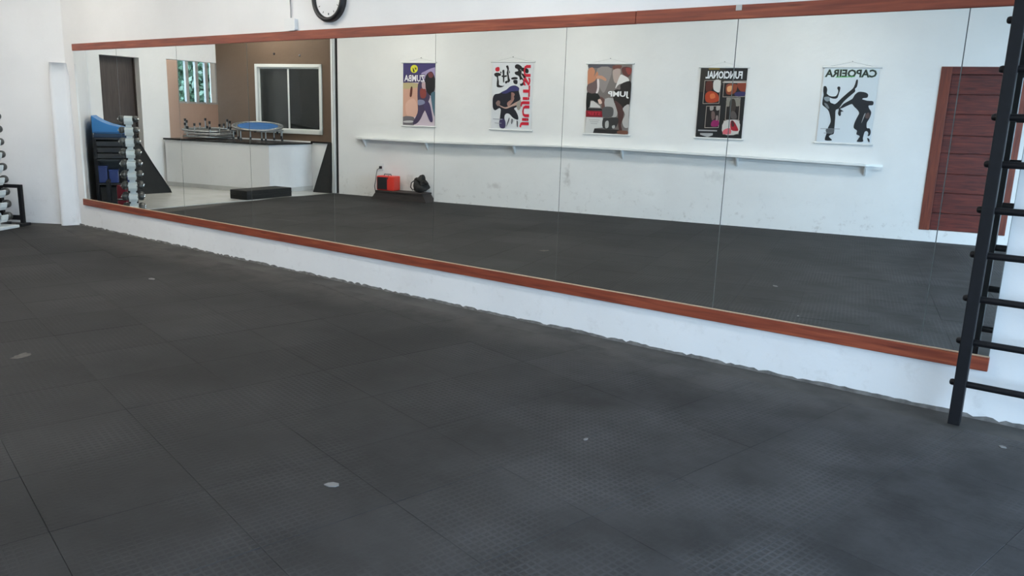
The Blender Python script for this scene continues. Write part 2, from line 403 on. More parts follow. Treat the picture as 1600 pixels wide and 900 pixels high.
print('tiles', ntile)

def blob(cx, cy, rx, ry, ang, seed, n=11, jag=.3):
    q = random.Random(seed); out = []
    for k in range(n):
        a = 2*math.pi*k/n; r = 1-jag*q.random(); x, y = rx*r*math.cos(a), ry*r*math.sin(a)
        out.append((cx + x*math.cos(ang)-y*math.sin(ang), cy + x*math.sin(ang)+y*math.cos(ang)))
    return out
b = MB(); b.prism(blob(-4.97, -2.80, .055, .085, .2, 5, 15, .5), -.004, .0015); b.build('worn_patch', M_DUST2, floor)
for k, (x, y, r, lab) in enumerate([(-2.29, -2.74, .028, 'pale scuffed crumb of plaster on the rubber tiles left of centre in the foreground'),
        (-1.75, -1.66, .012, 'small white speck of plaster on the dark rubber tiles right of centre'),
        (-.16, -.40, .014, 'white fleck of plaster on the floor right of the wall bars foot'),
        (-6.5, -1.14, .03, 'thin pale scratch of plaster on the rubber tiles far left')]):
    b = MB(); b.prism(blob(0, 0, r*1.5, r, .4+k, k+20, 7, .4), 0, .004); o = b.build('plaster_chip', M_DUST, None, (x, y, .001)); tag(o, lab, 'debris')

# ------------------------------------------------------------------ walls
def wallbox(name, p0, p1, z0, z1, th, material, side=1, holes=(), seg=None):
    """vertical wall from p0 to p1; inner face on the line, body away from the room; holes (s0,s1,z0,z1)"""
    p0 = Vector((*p0[:2], 0)); p1 = Vector((*p1[:2], 0)); d = (p1-p0); L = d.length; d.normalize(); n = Vector((-d.y, d.x, 0))*side
    ss = sorted(set([0, L] + [h[0] for h in holes] + [h[1] for h in holes])); zs = sorted(set([z0, z1] + [h[2] for h in holes] + [h[3] for h in holes]))
    b = MB()
    for i in range(len(ss)-1):
        for k in range(len(zs)-1):
            sm, zm = (ss[i]+ss[i+1])/2, (zs[k]+zs[k+1])/2
            if any(h[0] < sm < h[1] and h[2] < zm < h[3] for h in holes): continue
            a, c = p0+d*ss[i], p0+d*ss[i+1]
            vs = [a+n*0, c, c+n*th, a+n*th]
            vs = [Vector((v.x, v.y, zs[k])) for v in vs] + [Vector((v.x, v.y, zs[k+1])) for v in vs]
            b.add(vs, [(0,3,2,1),(4,5,6,7),(0,1,5,4),(1,2,6,5),(2,3,7,6),(3,0,4,7)])
    return struct(b.build(name, material))
w = wallbox('wall_back', (XE, 0), (-10.25, 0), -.2, CEIL, .18, M_WALL, side=-1)
# ragged line of grey cement splashed up the foot of the mirror wall
b = MB(); q = random.Random(11); n_ = int(13.3/.03); xs = [-10.2+.03*i for i in range(n_)]
hh = []; h_ = .01
for x in xs:
    h_ = max(.0, min(.008, h_ + q.uniform(-.004, .004))); hh.append(h_ + .005*q.random() if q.random() < .85 else -.004)
vs = []
for x, h_ in zip(xs, hh): vs += [(x, -.004-.006*q.random(), -.0135), (x, -.0022, h_)]
b.add(vs, [(i*2+2, i*2, i*2+1, i*2+3)[::-1] for i in range(n_-1)], False); struct(b.build('baseboard_back', M_SPLASH))
# left return, rounded corner pilaster and oblique wall
b = MB()
WB = R(32.3); WE = Vector((-10.24-math.cos(WB)*2.37, -math.sin(WB)*2.37, 0)); th = -WN*.20
b.prism([(-10.25, .18), (-10.24, 0.0), tuple(WE[:2]), tuple((WE+th)[:2]), (-10.6, .18)][::-1], -.2, CEIL)
struct(b.build('wall_left', M_WALL))
b = MB()
prof = [(-10.17, .0), (-10.215, -.006), (-10.232, -.03), (-10.240, -.08), (-10.252, -.14), (-10.262, -.168), tuple((WL0+WD*.03+WN*.004)[:2]), tuple((WL0+WD*.05-WN*.02)[:2]), (-10.33, -.04), (-10.25, .03)]
n = len(prof); vs = [(x, y, -.013) for x, y in prof] + [(x, y, 1.80) for x, y in prof] + [(-10.262+(x+10.262)*.5, y*.95, 1.96) for x, y in prof]
b.add(vs, [tuple(range(2*n, 3*n))] + [((i+1) % n + n*l, i+n*l, i+n*(l+1), (i+1) % n+n*(l+1)) for l in (0, 1) for i in range(n)], True)
struct(b.build('trim_3', M_WALL))
# hall wall with doorway and header beam (real y = -surveyed y)
XD = -14.56
wallbox('wall_hall', (XD, -1.1), (XD, -3.87), -.2, CEIL, .20, M_WALL, side=-1, holes=[(1.50, 2.23, -.001, 2.36)])
b = MB(); b.box(XD-.20, XD, -5.2, -3.87, 2.385, CEIL); struct(b.build('wall_header', M_WALL))
b = MB(); b.box(XD-.24, XD-.201, -3.4, -2.55, 0, 2.38); o = struct(b.build('door_2', M_DDOOR))
b = MB(); b.box(XD-.205, XD-.16, -3.33, -3.31, 0, 2.36); b.box(XD-.205, XD-.16, -2.6, -2.61, 0, 2.36); b.build('door_frame', M_DDOOR, o)
# brown wall with the sliding window, parallel to the poster wall and 0.3 behind it
def bw(u, v=0, z=0): return pw(u, -.30+v, z)
bL, bR = -14.86, -11.62
S = lambda u: u-bL
wallbox('wall_brown', bw(bL), bw(bR), .93, CEIL, .16, M_BROWN, side=-1, holes=[(S(-13.865), S(-12.27), 1.06, 2.37)])
wallbox('wall_white_dado', bw(bL), bw(bR), -.2, .93, .16, M_WALL, side=-1)
# recess with the barred window
XB = -16.5
wallbox('wall_recess', (XB, -3.0), (XB, -7.0), -.2, CEIL, .15, M_BROWN_LIT, side=-1, holes=[(2.26, 3.26, 1.58, 2.55)])
wallbox('wall_recess_side', (XB, -7.0), bw(bL)+Vector((-.02, -.1, 0)), -.2, CEIL, .12, M_BROWN_LIT, side=-1)
# poster wall with a door near the right end
DU0, DU1 = -1.92, -.88
wp0, wp1 = -11.70, (XE)/UR.x
wallbox('wall_front', pw(wp0), pw(wp1), -.2, CEIL, .18, M_WALL2, side=-1, holes=[(DU0-wp0, DU1-wp0, .16, 2.36)])
# right-hand end: piers and lintel round the big open gateway
b = MB(); b.box(XE, XE+.2, -.5, .18, -.2, CEIL); b.box(XE, XE+.2, -9.0, -8.2, -.2, CEIL); b.box(XE, XE+.2, -8.2, -.5, 3.05, CEIL)
struct(b.build('wall_right', M_WALL))
# far end of the hall, closing the building
b = MB(); b.box(-16.65, -14.7, -1.25, -1.1, -.2, CEIL); b.box(-14.8, WE.x+.1, -1.22, -1.08, -.2, CEIL); struct(b.build('wall_hall_end', M_WALL))
# roof with two long openings for daylight
b = MB()
xs_ = [-17, -9.6, -8.9, -3.2, -2.5, XE+.2]; ys_ = [-9.3, -4.2, -2.2, .3]
holes = []
xs_ = sorted(set([-17, XE+.2] + [h[0] for h in holes] + [h[1] for h in holes])); ys_ = sorted(set([-9.3, .3] + [h[2] for h in holes] + [h[3] for h in holes]))
for i in range(len(xs_)-1):
    for k in range(len(ys_)-1):
        xm, ym = (xs_[i]+xs_[i+1])/2, (ys_[k]+ys_[k+1])/2
        if any(h[0] < xm < h[1] and h[2] < ym < h[3] for h in holes): continue
        b.box(xs_[i], xs_[i+1], ys_[k], ys_[k+1], CEIL, CEIL+.12)
struct(b.build('ceiling', M_CEIL))
area('daylight_portal', (XE+.1, -4.35, 1.5), (0, R(90), 0), 3.05, 7.7, 1, (1, 1, 1), True)
area('daylight_portal', (XB-.2, -5.7, 2.07), (0, R(-90), 0), .95, .85, 1, (1, 1, 1), True)
# unseen fill lights under the ceiling, added to brighten the walls
M_FILL = mat('fill light panel', (1.0, .95, .87), emit=25.0)
for n_, (x, y) in enumerate([(-12.8, -3.0), (-12.8, -4.6), (-9.2, -1.6), (-9.4, -4.2), (-6.2, -1.6), (-6.4, -4.7), (-3.2, -1.6), (-3.2, -5.3), (-15.6, -4.6)]):
    t = thing('added_fill_light', 'long white fill light added unseen under the ceiling above %s' % ('the hall, front one', 'the hall, rear one', 'the left corner', 'the speaker bench', 'the clock', 'the second poster', 'the sixth mirror pane', 'the fourth poster', 'the recess by the barred window')[n_], 'light', (x, y, CEIL-.08))
    MB().box(-.64, .64, -.17, .17, .0, .079).build('housing', M_WHTP, t); MB().box(-.6, .6, -.10, .10, -.075, -.002).build('diffuser', M_FILL, t)
# yard outside
b = MB(); b.box(-40, 40, -40, 40, -.35, -.21); struct(b.build('ground', M_GRND))

# ------------------------------------------------------------------ mirror wall: trims and panels
def strip(name, x0, x1, z0, z1, d0, d1, material, n=1):
    b = MB(); b.box(x0, x1, -d1, -d0, z0, z1); return b.build(name, material, bevel=.003)
MX0, MX1 = -10.00, -.298
o = struct(strip('trim_1', MX0+.015, -2.503, 2.095, 2.173, .001, .028, M_TRIM))
struct(strip('trim_7', -2.500, MX1+.03, 2.096, 2.174, .001, .0275, M_TRIM))
o = struct(strip('trim_2', MX0-.02, MX1, .259, .335, .001, .026, M_TRIM))
strip('unvarnished_edge', MX0-.02, MX1, .3352, .3395, .008, .026, mat('raw wood edge', (.46, .33, .22), rough=.7)).parent = bpy.data.objects['trim_2']
seams = [MX0+.01, -8.992, -7.788, -6.597, -5.397, -4.215, -3.027, -1.828, -.628, MX1-.004]
TILT = [(0, 0)]*5 + [(.0042, 0)] + [(0, 0)]*3
order = ['leftmost', 'second', 'third', 'fourth', 'fifth', 'sixth', 'seventh', 'eighth', 'rightmost']
extra = ['narrow mirror pane at the left corner showing the rack with blue mats', 'mirror pane showing the white dumbbell tower and dark doorway', 'mirror pane showing the counter and barred window', 'mirror pane showing the brown wall and sliding window',
         'mirror pane showing the red speaker on its low bench', 'mirror pane showing the white poster with red vertical lettering', 'mirror pane showing the second and third posters from the right door side',
         'mirror pane showing the poster of two silhouetted fighters', 'narrow mirror pane behind the wall bars at the right end']
for i in range(9):
    x0, x1 = seams[i], seams[i+1]; g = .0026; xc, zc = (x0+x1)/2, (.3395+2.098)/2
    t = thing('mirror_panel', extra[i] + ', %s of nine' % order[i], 'mirror', (xc, -.012, zc), 0, 'mirror panels along the wall')
    b = MB(); hw = (x1-x0)/2-g; hz = (2.098-.3395)/2
    b.box(-hw, hw, -.0025, .0015, -hz, hz)
    b.build('silvered_glass', M_MIR, t)
    b = MB(); b.box(-hw-g*.9, hw+g*.9, .0018, .006, -hz, hz); b.build('backing', M_MEDGE, t)
    t.rotation_euler = (TILT[i][1], 0, TILT[i][0])

# ------------------------------------------------------------------ clock, junction box
cl = thing('wall_clock', 'round wall clock with thick black rim and white dial above the mirrors', 'clock', (-5.42, 0, 2.425))
mclk = Matrix.Rotation(R(90), 4, 'X')
b = MB(); b.lathe([(.196, 0), (.198, .035), (.19, .052), (.17, .056), (.160, .045), (.158, .03)], 48, mclk); b.build('rim', M_BLKP, cl)
b = MB(); b.lathe([(.160, .029), (0.0001, .03)], 48, mclk); b.build('dial', M_CLOCKF, cl)
for k in range(12):
    a = R(30*k); m = mclk @ Matrix.Rotation(a, 4, 'Z'); b = MB(); b.box(-.0025 if k % 3 else -.005, .0025 if k % 3 else .005, .124, .140, .0305, .032, m)
    b.build('hour_mark', M_INK, cl)
for nm, a, L, w_ in (('hour_hand', -62, .085, .006), ('minute_hand', 40, .12, .004)):
    b = MB(); m = mclk @ Matrix.Rotation(R(a), 4, 'Z'); b.box(-w_, w_, -.02, L, .033, .035, m); b.build(nm, M_INK, cl)
jb = thing('junction_box', 'small white junction box with a thin cable above the mirror trim', 'electrical box', (-5.925, 0, 2.225))
b = MB(); b.bbox(-.068, .068, -.035, 0, -.045, .052, .008); b.build('box', M_WHTP, jb)
b = MB(); b.bbox(-.072, .072, -.042, -.036, -.05, .057, .003); b.build('cover', M_WHTP, jb)
b = MB(); b.tube([(-.005, -.02, .05), (-.012, -.014, .13), (-.025, -.01, .25), (-.03, -.008, .5), (-.03, -.008, 1.1)], .006, 6); b.build('cable', M_CORD, jb)
b = MB(); b.bbox(-.018, .018, -.004, 0, -.018, .014, .0015)
o = b.build('sticker', mat('aged plastic', (.50, .49, .46), rough=.6), None, (-1.825, -.029, 2.160)); tag(o, 'small white clip on the upper edge of the red wooden trim', 'clip')

# ------------------------------------------------------------------ wall bars
wb = thing('wall_bars', 'black steel wall bars with round rungs at the right edge of the mirrors', 'wall bars', (-.395, -.20, 0))
BW_ = .92
for x in (0, BW_):
    b = MB(); b.bbox(x-.028, x+.028, -.028, .028, 0, 3.1, .004); b.build('post', M_BLK, wb)
zr = [.22+.2235*i for i in range(13)]
for z in zr:
    b = MB(); b.tube([(-.050, 0, z), (-.047, 0, z), (-.038, 0, z), (BW_+.038, 0, z), (BW_+.047, 0, z), (BW_+.050, 0, z)], [.006, .014, .0175, .0175, .014, .006], 12)
    b.build('rung', M_BLK, wb)
for x in (0, BW_):
    b = MB(); b.box(x-.02, x+.02, .028, .20, 2.62, 2.66); b.box(x-.05, x+.05, .192, .20, 2.57, 2.71); b.build('wall_bracket', M_BLK, wb)

# ------------------------------------------------------------------ posters
def font_mesh(txt, w_, h_, slant=0.0, bold=0.0):
    cu = bpy.data.curves.new('t', 'FONT'); cu.body = txt; cu.resolution_u = 2; cu.offset = bold
    ob = bpy.data.objects.new('t', cu); COL.objects.link(ob)
    dg = bpy.context.evaluated_depsgraph_get(); me = bpy.data.meshes.new_from_object(ob.evaluated_get(dg))
    vs = [v.co.copy() for v in me.vertices]; fs = [tuple(p.vertices) for p in me.polygons]
    bpy.data.objects.remove(ob); bpy.data.curves.remove(cu); bpy.data.meshes.remove(me)
    x0, x1 = min(v.x for v in vs), max(v.x for v in vs); y0, y1 = min(v.y for v in vs), max(v.y for v in vs)
    return [((v.x-x0)/(x1-x0)*w_ + slant*(v.y-y0)/(y1-y0)*h_, (v.y-y0)/(y1-y0)*h_) for v in vs], fs
PM = {}
def ink(c):
    k = 'print %d %d %d' % tuple(int(x*255) for x in c)
    lin = tuple((x/12.92 if x <= .04045 else ((x+.055)/1.055)**2.4) for x in c)
    return mat(k, lin, rough=.45, spec=.35)
class Poster:
    """quad = corners of the printed sheet (as the mirror shows it) used to lay out the print; local x runs along +UR reversed (reading direction)"""
    def __init__(s, label, u0, u1, z0, z1, quad, paper, border=0.0):
        s.w, s.h = u1-u0, z1-z0; s.q = quad; s.layer = 0
        c = pw((u0+u1)/2, .012, z0); s.t = thing('poster', label, 'poster', c, math.pi-PHI, 'posters on the white wall')
        b = MB(); b.box(-s.w/2, s.w/2, -.001, .001, 0, s.h); b.build('sheet', ink(paper), s.t)
        for z, nm in ((s.h, 'top_rod'), (0, 'bottom_rod')):
            b = MB(); b.tube([(-s.w/2-.03, -.004, z), (s.w/2+.03, -.004, z)], .013, 8); b.build(nm, M_WHTP, s.t)
        b = MB(); b.tube([(-s.w/2+.02, .0, s.h), (-.0, .0, s.h+.075), (s.w/2-.02, .0, s.h)], .003, 5); b.build('hanging_cord', M_WHTP, s.t)
        b = MB(); b.tube([(0, .012, s.h+.078), (0, -.012, s.h+.078)], .007, 6); b.build('nail', M_STL, s.t)
    def P(s, x, y):
        TL, TR, BR, BL = s.q                       # inverse bilinear by a few Newton steps
        a, b_ = .5, .5
        for _ in range(12):
            X = (1-a)*(1-b_)*TL[0]+a*(1-b_)*TR[0]+a*b_*BR[0]+(1-a)*b_*BL[0]; Y = (1-a)*(1-b_)*TL[1]+a*(1-b_)*TR[1]+a*b_*BR[1]+(1-a)*b_*BL[1]
            xa = (1-b_)*(TR[0]-TL[0])+b_*(BR[0]-BL[0]); ya = (1-b_)*(TR[1]-TL[1])+b_*(BR[1]-BL[1])
            xb = (1-a)*(BL[0]-TL[0])+a*(BR[0]-TR[0]); yb = (1-a)*(BL[1]-TL[1])+a*(BR[1]-TR[1])
            D_ = xa*yb-xb*ya; ex, ey = x-X, y-Y; a += (ex*yb-ey*xb)/D_; b_ += (xa*ey-ya*ex)/D_
        a = min(1, max(0, a)); b_ = min(1, max(0, b_))
        return (s.w/2 - a*s.w, (1-b_)*s.h)
    def poly(s, pts, c, name='picture', sm=3):
        s.layer += 1; y = -.0012 - .00035*s.layer
        pp = [s.P(*p) for p in (smooth_poly(pts, sm) if sm > 1 else pts)]
        b = MB(); b.add([(x, y, z) for x, z in pp], [tuple(range(len(pp)))]); return b.build(name, ink(c), s.t)
    def text(s, txt, x0, y0, x1, y1, c, name='lettering', vertical=False, slant=0.0, bold=0.0, outline=None):
        """box in mirror-view pixels; text reads right-to-left there"""
        if outline: s.text(txt, x0-outline[1], y0-outline[1], x1+outline[1], y1+outline[1], outline[0], 'lettering_shadow', vertical, slant, bold+.03)
        s.layer += 1; y = -.0012 - .00035*s.layer
        a = s.P(x1, y1); d = s.P(x0, y0); w_, h_ = d[0]-a[0], d[1]-a[1]
        b = MB()
        if vertical:
            pts, fs = font_mesh(txt, h_, w_, slant, bold)
            vs = [(a[0]+w_-py, y, a[1]+px) for px, py in pts]
        else:
            pts, fs = font_mesh(txt, w_, h_, slant, bold); vs = [(a[0]+px, y, a[1]+pz) for px, pz in pts]
        b.add(vs, fs); return b.build(name, ink(c), s.t)

# 1 dance poster, purple and peach
p = Poster('purple and peach dance poster with a yellow round badge and dancers, nearest the brown wall', -10.30, -9.585, 1.30, 2.385, [(222, 140), (573, 148), (573, 762), (228, 735)], (.80, .74, .78))
p.poly([(222,140),(573,148),(573,300),(400,330),(224,330)], (.26, .23, .42), sm=1)
p.poly([(400,250),(440,225),(500,200),(573,190),(573,260),(520,300),(430,300)], (.62, .57, .72))
p.poly([(224,330),(372,345),(385,470),(378,600),(330,665),(226,660)], (.80, .62, .54), sm=1)
p.poly([(224,330),(372,340),(372,375),(226,385)], (.72, .66, .50))
p.poly([(255,520),(330,480),(370,560),(365,640),(300,660),(260,620)], (.84, .67, .60))
p.poly([(300,375),(318,375),(312,455),(292,458)], (.34, .18, .14))
p.poly([(224,650),(330,655),(340,700),(330,738),(228,732)], (.42, .40, .42))
p.poly([(240,690),(320,690),(322,708),(242,706)], (.75, .74, .74))
p.poly([(372,345),(400,330),(425,350),(420,390),(470,420),(490,470),(470,530),(480,570),(440,600),(400,680),(360,722),(325,715),(370,620),(372,540),(368,450)], (.27, .23, .33))
p.poly([(395,395),(440,385),(455,440),(440,480),(400,470)], (.52, .24, .22))
p.poly([(410,340),(450,340),(458,370),(440,392),(415,385)], (.72, .62, .64))
p.poly([(440,290),(465,245),(500,230),(525,262),(540,330),(530,420),(505,460),(475,440),(450,400),(445,350)], (.12, .11, .13))
p.poly([(470,245),(500,235),(520,265),(505,290),(478,282)], (.42, .22, .24))
p.poly([(430,520),(480,520),(505,600),(520,700),(495,705),(455,620),(438,580)], (.28, .24, .38))
p.poly([(375,495),(430,500),(440,530),(400,545),(375,540)], (.50, .52, .62))
p.poly([(500,440),(545,430),(560,560),(555,690),(530,640),(510,540)], (.30, .42, .48))
p.poly([(333+36*math.cos(a*math.pi/8), 202+38*math.sin(a*math.pi/8)) for a in range(16)], (.83, .82, .24), 'badge', 1)
p.poly([(318,190),(330,205),(338,228),(326,232),(320,210)], (.15, .16, .08), 'badge_mark')
p.poly([(338,188),(356,196),(352,212),(342,205)], (.35, .36, .12), 'badge_mark')
p.text('ZUMBA', 236, 255, 440, 325, (.93, .92, .95), outline=((.08, .07, .10), 5), bold=.02)
# 2 martial art poster with brush strokes and red vertical lettering
p = Poster('white poster with black brush characters, grappling fighters and red vertical lettering', -8.50, -7.77, 1.30, 2.40, [(148, 92), (560, 98), (545, 812), (125, 808)], (.86, .87, .88))
K1 = (.09, .09, .10)
for st in ([(165,215),(200,205),(232,220),(228,240),(205,245),(212,300),(215,335),(250,345),(270,340),(240,360),(195,358),(188,330),(192,260),(168,240)],
           [(225,195),(238,200),(236,215),(228,212)],
           [(248,185),(268,180),(270,235),(290,230),(292,250),(270,255),(266,305),(255,305),(252,255),(240,250),(242,235),(252,232)],
           [(285,140),(305,132),(315,165),(310,200),(318,260),(328,290),(305,310),(300,250),(292,210),(298,175)],
           [(318,180),(325,205),(316,212)], [(275,300),(300,290),(302,308),(282,322)],
           [(378,130),(405,120),(440,140),(450,165),(430,175),(445,195),(440,240),(470,290),(468,330),(440,345),(428,330),(420,250),(380,225),(376,200),(408,190),(400,170),(378,158)],
           [(340,262),(372,252),(402,258),(398,275),(345,278)], [(362,285),(400,285),(402,320),(385,328),(364,315)],
           [(438,155),(500,165),(515,195),(500,215),(470,200),(440,185)], [(440,215),(470,225),(490,260),(500,315),(478,300),(465,262)]):
    p.poly(st, K1, 'brush_stroke')
p.poly([(420,290),(448,278),(460,300),(440,322),(422,312)], (.86, .87, .88), 'brush_stroke')
p.poly([(180,155),(215,148),(220,182),(200,195),(178,185)], (.75, .10, .18), 'red_seal')
p.poly([(150,470),(170,435),(215,425),(250,405),(290,385),(330,350),(380,340),(420,365),(418,400),(430,450),(435,480),(420,520),(405,560),(370,580),(390,610),(412,660),(410,700),(360,680),(320,640),(285,640),(270,680),(278,785),(222,785),(222,690),(232,600),(215,580),(175,604),(150,580),(146,520)], (.13, .13, .17))
p.poly([(240,410),(290,385),(330,350),(380,342),(418,368),(412,395),(370,400),(330,405),(290,425),(250,425)], (.22, .22, .42))
p.poly([(200,540),(240,570),(290,585),(350,560),(400,545),(430,530),(440,505),(420,500),(380,520),(330,550),(280,570),(235,555)], (.72, .60, .55))
p.poly([(300,520),(350,480),(375,440),(368,420),(340,415),(372,470),(350,520),(310,560)], (.66, .50, .46))
p.poly([(180,530),(200,500),(222,505),(225,535),(205,560)], (.52, .42, .40))
p.poly([(400,520),(440,490),(440,570),(415,600),(398,570)], (.62, .60, .56))
p.poly([(222,700),(275,700),(278,785),(222,785)], (.24, .22, .36))
p.poly([(318,680),(322,700),(300,760),(292,770)], (.25, .25, .27)); p.poly([(345,690),(360,700),(350,745),(340,735)], (.45, .45, .47)); p.poly([(398,710),(412,720),(410,775),(402,770)], (.30, .30, .32))
p.poly([(150,692),(250,695),(250,702),(150,699)], (.62, .64, .66), 'small_print', 1); p.poly([(168,735),(240,738),(240,744),(168,741)], (.62, .64, .66), 'small_print', 1)
p.text('JiUJiTSU', 446, 128, 524, 782, (.78, .10, .20), vertical=True, bold=.035)
# 3 jump poster, grey and brown photo collage
p = Poster('grey and brown photo poster of people stepping, white lettering across its middle', -6.90, -6.175, 1.29, 2.38, [(158, 112), (592, 122), (536, 828), (112, 800)], (.84, .84, .83))
p.poly([(162,116),(588,126),(533,820),(118,796)], (.46, .43, .42), sm=1)
p.poly([(162,116),(400,122),(400,160),(160,150)], (.30, .30, .33)); p.poly([(400,140),(480,135),(478,165),(410,175)], (.42, .25, .22))
p.poly([(250,160),(390,165),(340,340),(300,400),(255,300)], (.55, .52, .51))
p.poly([(158,170),(200,150),(225,185),(215,240),(245,190),(255,230),(205,300),(165,330),(150,310),(152,230)], (.74, .50, .38))
p.poly([(240,235),(290,232),(335,265),(325,285),(280,262),(245,262)], (.76, .56, .46))
p.poly([(150,320),(200,295),(245,270),(265,300),(250,400),(190,410),(145,380)], (.40, .33, .33))
p.poly([(245,270),(265,275),(262,370),(240,410),(228,410),(245,350)], (.86, .82, .82))
p.poly([(140,400),(190,405),(245,405),(275,450),(280,500),(240,495),(180,470),(170,530),(132,545)], (.10, .11, .11))
p.poly([(270,440),(310,460),(330,520),(318,610),(290,620),(285,520)], (.40, .28, .26))
p.poly([(250,470),(275,462),(290,500),(265,510)], (.84, .72, .66))
p.poly([(170,540),(180,480),(205,478),(270,530),(275,548)], (.78, .77, .76), sm=1)
p.poly([(320,460),(430,470),(440,560),(430,635),(380,640),(330,590)], (.66, .65, .64))
p.poly([(310,540),(390,545),(400,600),(380,640),(300,640),(290,580)], (.33, .33, .33))
p.poly([(405,180),(470,170),(470,240),(445,300),(415,300),(400,240)], (.68, .61, .58)); p.poly([(490,160),(540,150),(582,170),(575,215),(550,250),(510,235),(490,205)], (.36, .20, .19))
p.poly([(525,165),(575,165),(575,215),(545,225)], (.55, .24, .22))
p.poly([(470,235),(495,230),(550,265),(545,300),(460,320),(425,360),(430,330)], (.86, .85, .84))
p.poly([(475,320),(560,290),(578,340),(570,460),(530,560),(470,570),(410,500),(400,400),(430,370),(470,370)], (.13, .11, .11))
p.poly([(410,480),(470,520),(500,580),(490,660),(470,720),(480,780),(455,790),(440,690),(440,600)], (.30, .20, .19))
p.poly([(490,560),(550,520),(545,640),(545,740),(505,750),(482,690),(510,620)], (.70, .69, .68))
p.poly([(133,548),(285,555),(290,575),(133,572)], (.15, .14, .14), sm=1); p.poly([(130,570),(290,580),(292,640),(128,632)], (.50, .08, .14), sm=1)
p.text('STEP', 150, 582, 275, 622, (.72, .14, .22), bold=.03)
p.poly([(134,636),(296,645),(298,745),(215,750),(196,800),(118,795)], (.80, .80, .79), 'text_panel', 1)
for k in range(3): p.poly([(160+8*k,662+18*k),(265-12*k,668+18*k),(265-12*k,672+18*k),(160+8*k,666+18*k)], (.55, .55, .55), 'small_print', 1)
p.poly([(300,655),(350,650),(440,650),(440,710),(400,760),(320,760),(290,730)], (.20, .20, .20)); p.poly([(320,690),(350,680),(350,740),(320,750)], (.66, .66, .65)); p.poly([(385,730),(410,725),(410,752),(388,755)], (.70, .70, .69))
p.poly([(200,790),(212,752),(300,762),(450,770),(460,800),(400,808)], (.17, .16, .16), sm=1); p.poly([(440,780),(530,785),(528,818),(440,810)], (.46, .30, .24))
p.text('JUMP', 352, 385, 550, 462, (.93, .93, .93), bold=.03)
# 4 functional training poster, black with inset pictures
p = Poster('black poster with distressed white title and five small framed pictures', -5.12, -4.44, 1.295, 2.335, [(176, 122), (652, 136), (585, 840), (128, 810)], (.12, .12, .13))
p.poly([(176,122),(420,130),(400,300),(165,360)], (.20, .19, .17)); p.poly([(255,130),(370,132),(368,150),(256,148)], (.50, .42, .18), sm=1)
p.text('FUNCIONAL', 228, 160, 595, 246, (.88, .89, .90), bold=.035)
def inset(q_, items):
    x0, y0, x1, y1 = q_; w_ = 5; sk = lambda y: -(y-150)*.075
    quad_ = lambda a, b_, c, d: [(a+sk(b_), b_), (c+sk(b_), b_+2), (c+sk(d), d+2), (a+sk(d), d)]
    p.poly(quad_(x0, y0, x1, y1), (.66, .62, .58), 'picture_border', 1); p.poly(quad_(x0+w_, y0+w_, x1-w_, y1-w_), (.13, .11, .11), 'picture', 1)
    for pts, c in items: p.poly([(a+sk(b_), b_) for a, b_ in pts], c)
inset((222, 250, 390, 478), [([(320,255),(385,258),(385,365),(345,360),(318,330)], (.80, .79, .77)), ([(240,270),(300,262),(310,340),(250,360)], (.33, .16, .13)), ([(245,380),(300,355),(370,390),(380,455),(300,470),(250,450)], (.66, .24, .12)), ([(290,390),(330,380),(345,420),(300,430)], (.80, .42, .25))])
inset((420, 262, 648, 418), [([(450,300),(520,290),(560,310),(540,380),(460,390)], (.52, .25, .16)), ([(460,320),(505,310),(500,360),(465,365)], (.84, .60, .42)), ([(555,290),(640,275),(640,370),(590,360)], (.50, .22, .15)), ([(545,375),(640,372),(640,410),(550,412)], (.20, .18, .36)), ([(430,268),(640,274),(640,285),(430,280)], (.72, .70, .68))])
inset((462, 425, 600, 645), [([(470,432),(590,436),(590,510),(520,500),(470,510)], (.52, .50, .46)), ([(500,450),(540,440),(560,500),(550,580),(510,600),(495,520)], (.23, .20, .18)), ([(520,560),(560,570),(575,630),(520,625)], (.34, .31, .30))])
inset((262, 500, 405, 716), [([(300,505),(335,503),(335,540),(305,545)], (.60, .58, .56)), ([(365,505),(398,505),(398,540),(368,545)], (.62, .60, .58)), ([(320,560),(350,560),(360,620),(330,640)], (.42, .34, .32)), ([(335,650),(395,640),(400,700),(330,700)], (.55, .10, .36)), ([(370,600),(388,600),(390,640),(372,645)], (.56, .50, .48))])
inset((450, 648, 608, 785), [([(455,655),(600,655),(600,780),(455,780)], (.76, .74, .72)), ([(520,660),(550,655),(600,735),(590,755),(530,740)], (.62, .10, .16)), ([(458,740),(520,725),(530,780),(455,780)], (.80, .38, .42)), ([(525,655),(545,655),(560,700),(535,710)], (.28, .12, .14))])
p.poly([(155,730),(348,742),(346,754),(155,744)], (.62, .62, .62), 'small_print', 1); p.poly([(176,765),(305,770),(304,790),(250,808),(176,780)], (.66, .66, .66), 'small_print', 1)
# 5 capoeira poster
p = Poster('pale poster of two dark silhouetted fighters kicking under a serif title', -3.39, -2.675, 1.295, 2.345, [(190, 96), (738, 108), (628, 856), (104, 822)], (.82, .85, .87))
p.text('CAPOEIRA', 202, 118, 700, 204, (.14, .15, .15), outline=((.55, .66, .58), 4), bold=.025)
p.poly([(300,190),(490,188),(490,196),(300,198)], (.36, .66, .36), 'green_underline', 1)
F1 = (.13, .14, .15)
p.poly([(182,280),(205,280),(217,310),(212,345),(222,358),(250,375),(300,375),(322,345),(325,320),(316,300),(325,284),(345,288),(346,310),(335,345),(315,395),(270,398),(240,390),(245,430),(270,445),(300,448),(360,395),(420,345),(470,305),(490,270),(505,225),(520,222),(520,250),(510,290),(492,310),(492,335),(450,370),(380,430),(330,495),(300,512),(295,580),(285,690),(278,740),(245,752),(232,770),(262,804),(198,804),(192,780),(206,740),(222,680),(250,620),(240,550),(225,510),(195,480),(168,455),(172,400),(180,360),(176,320)], F1)
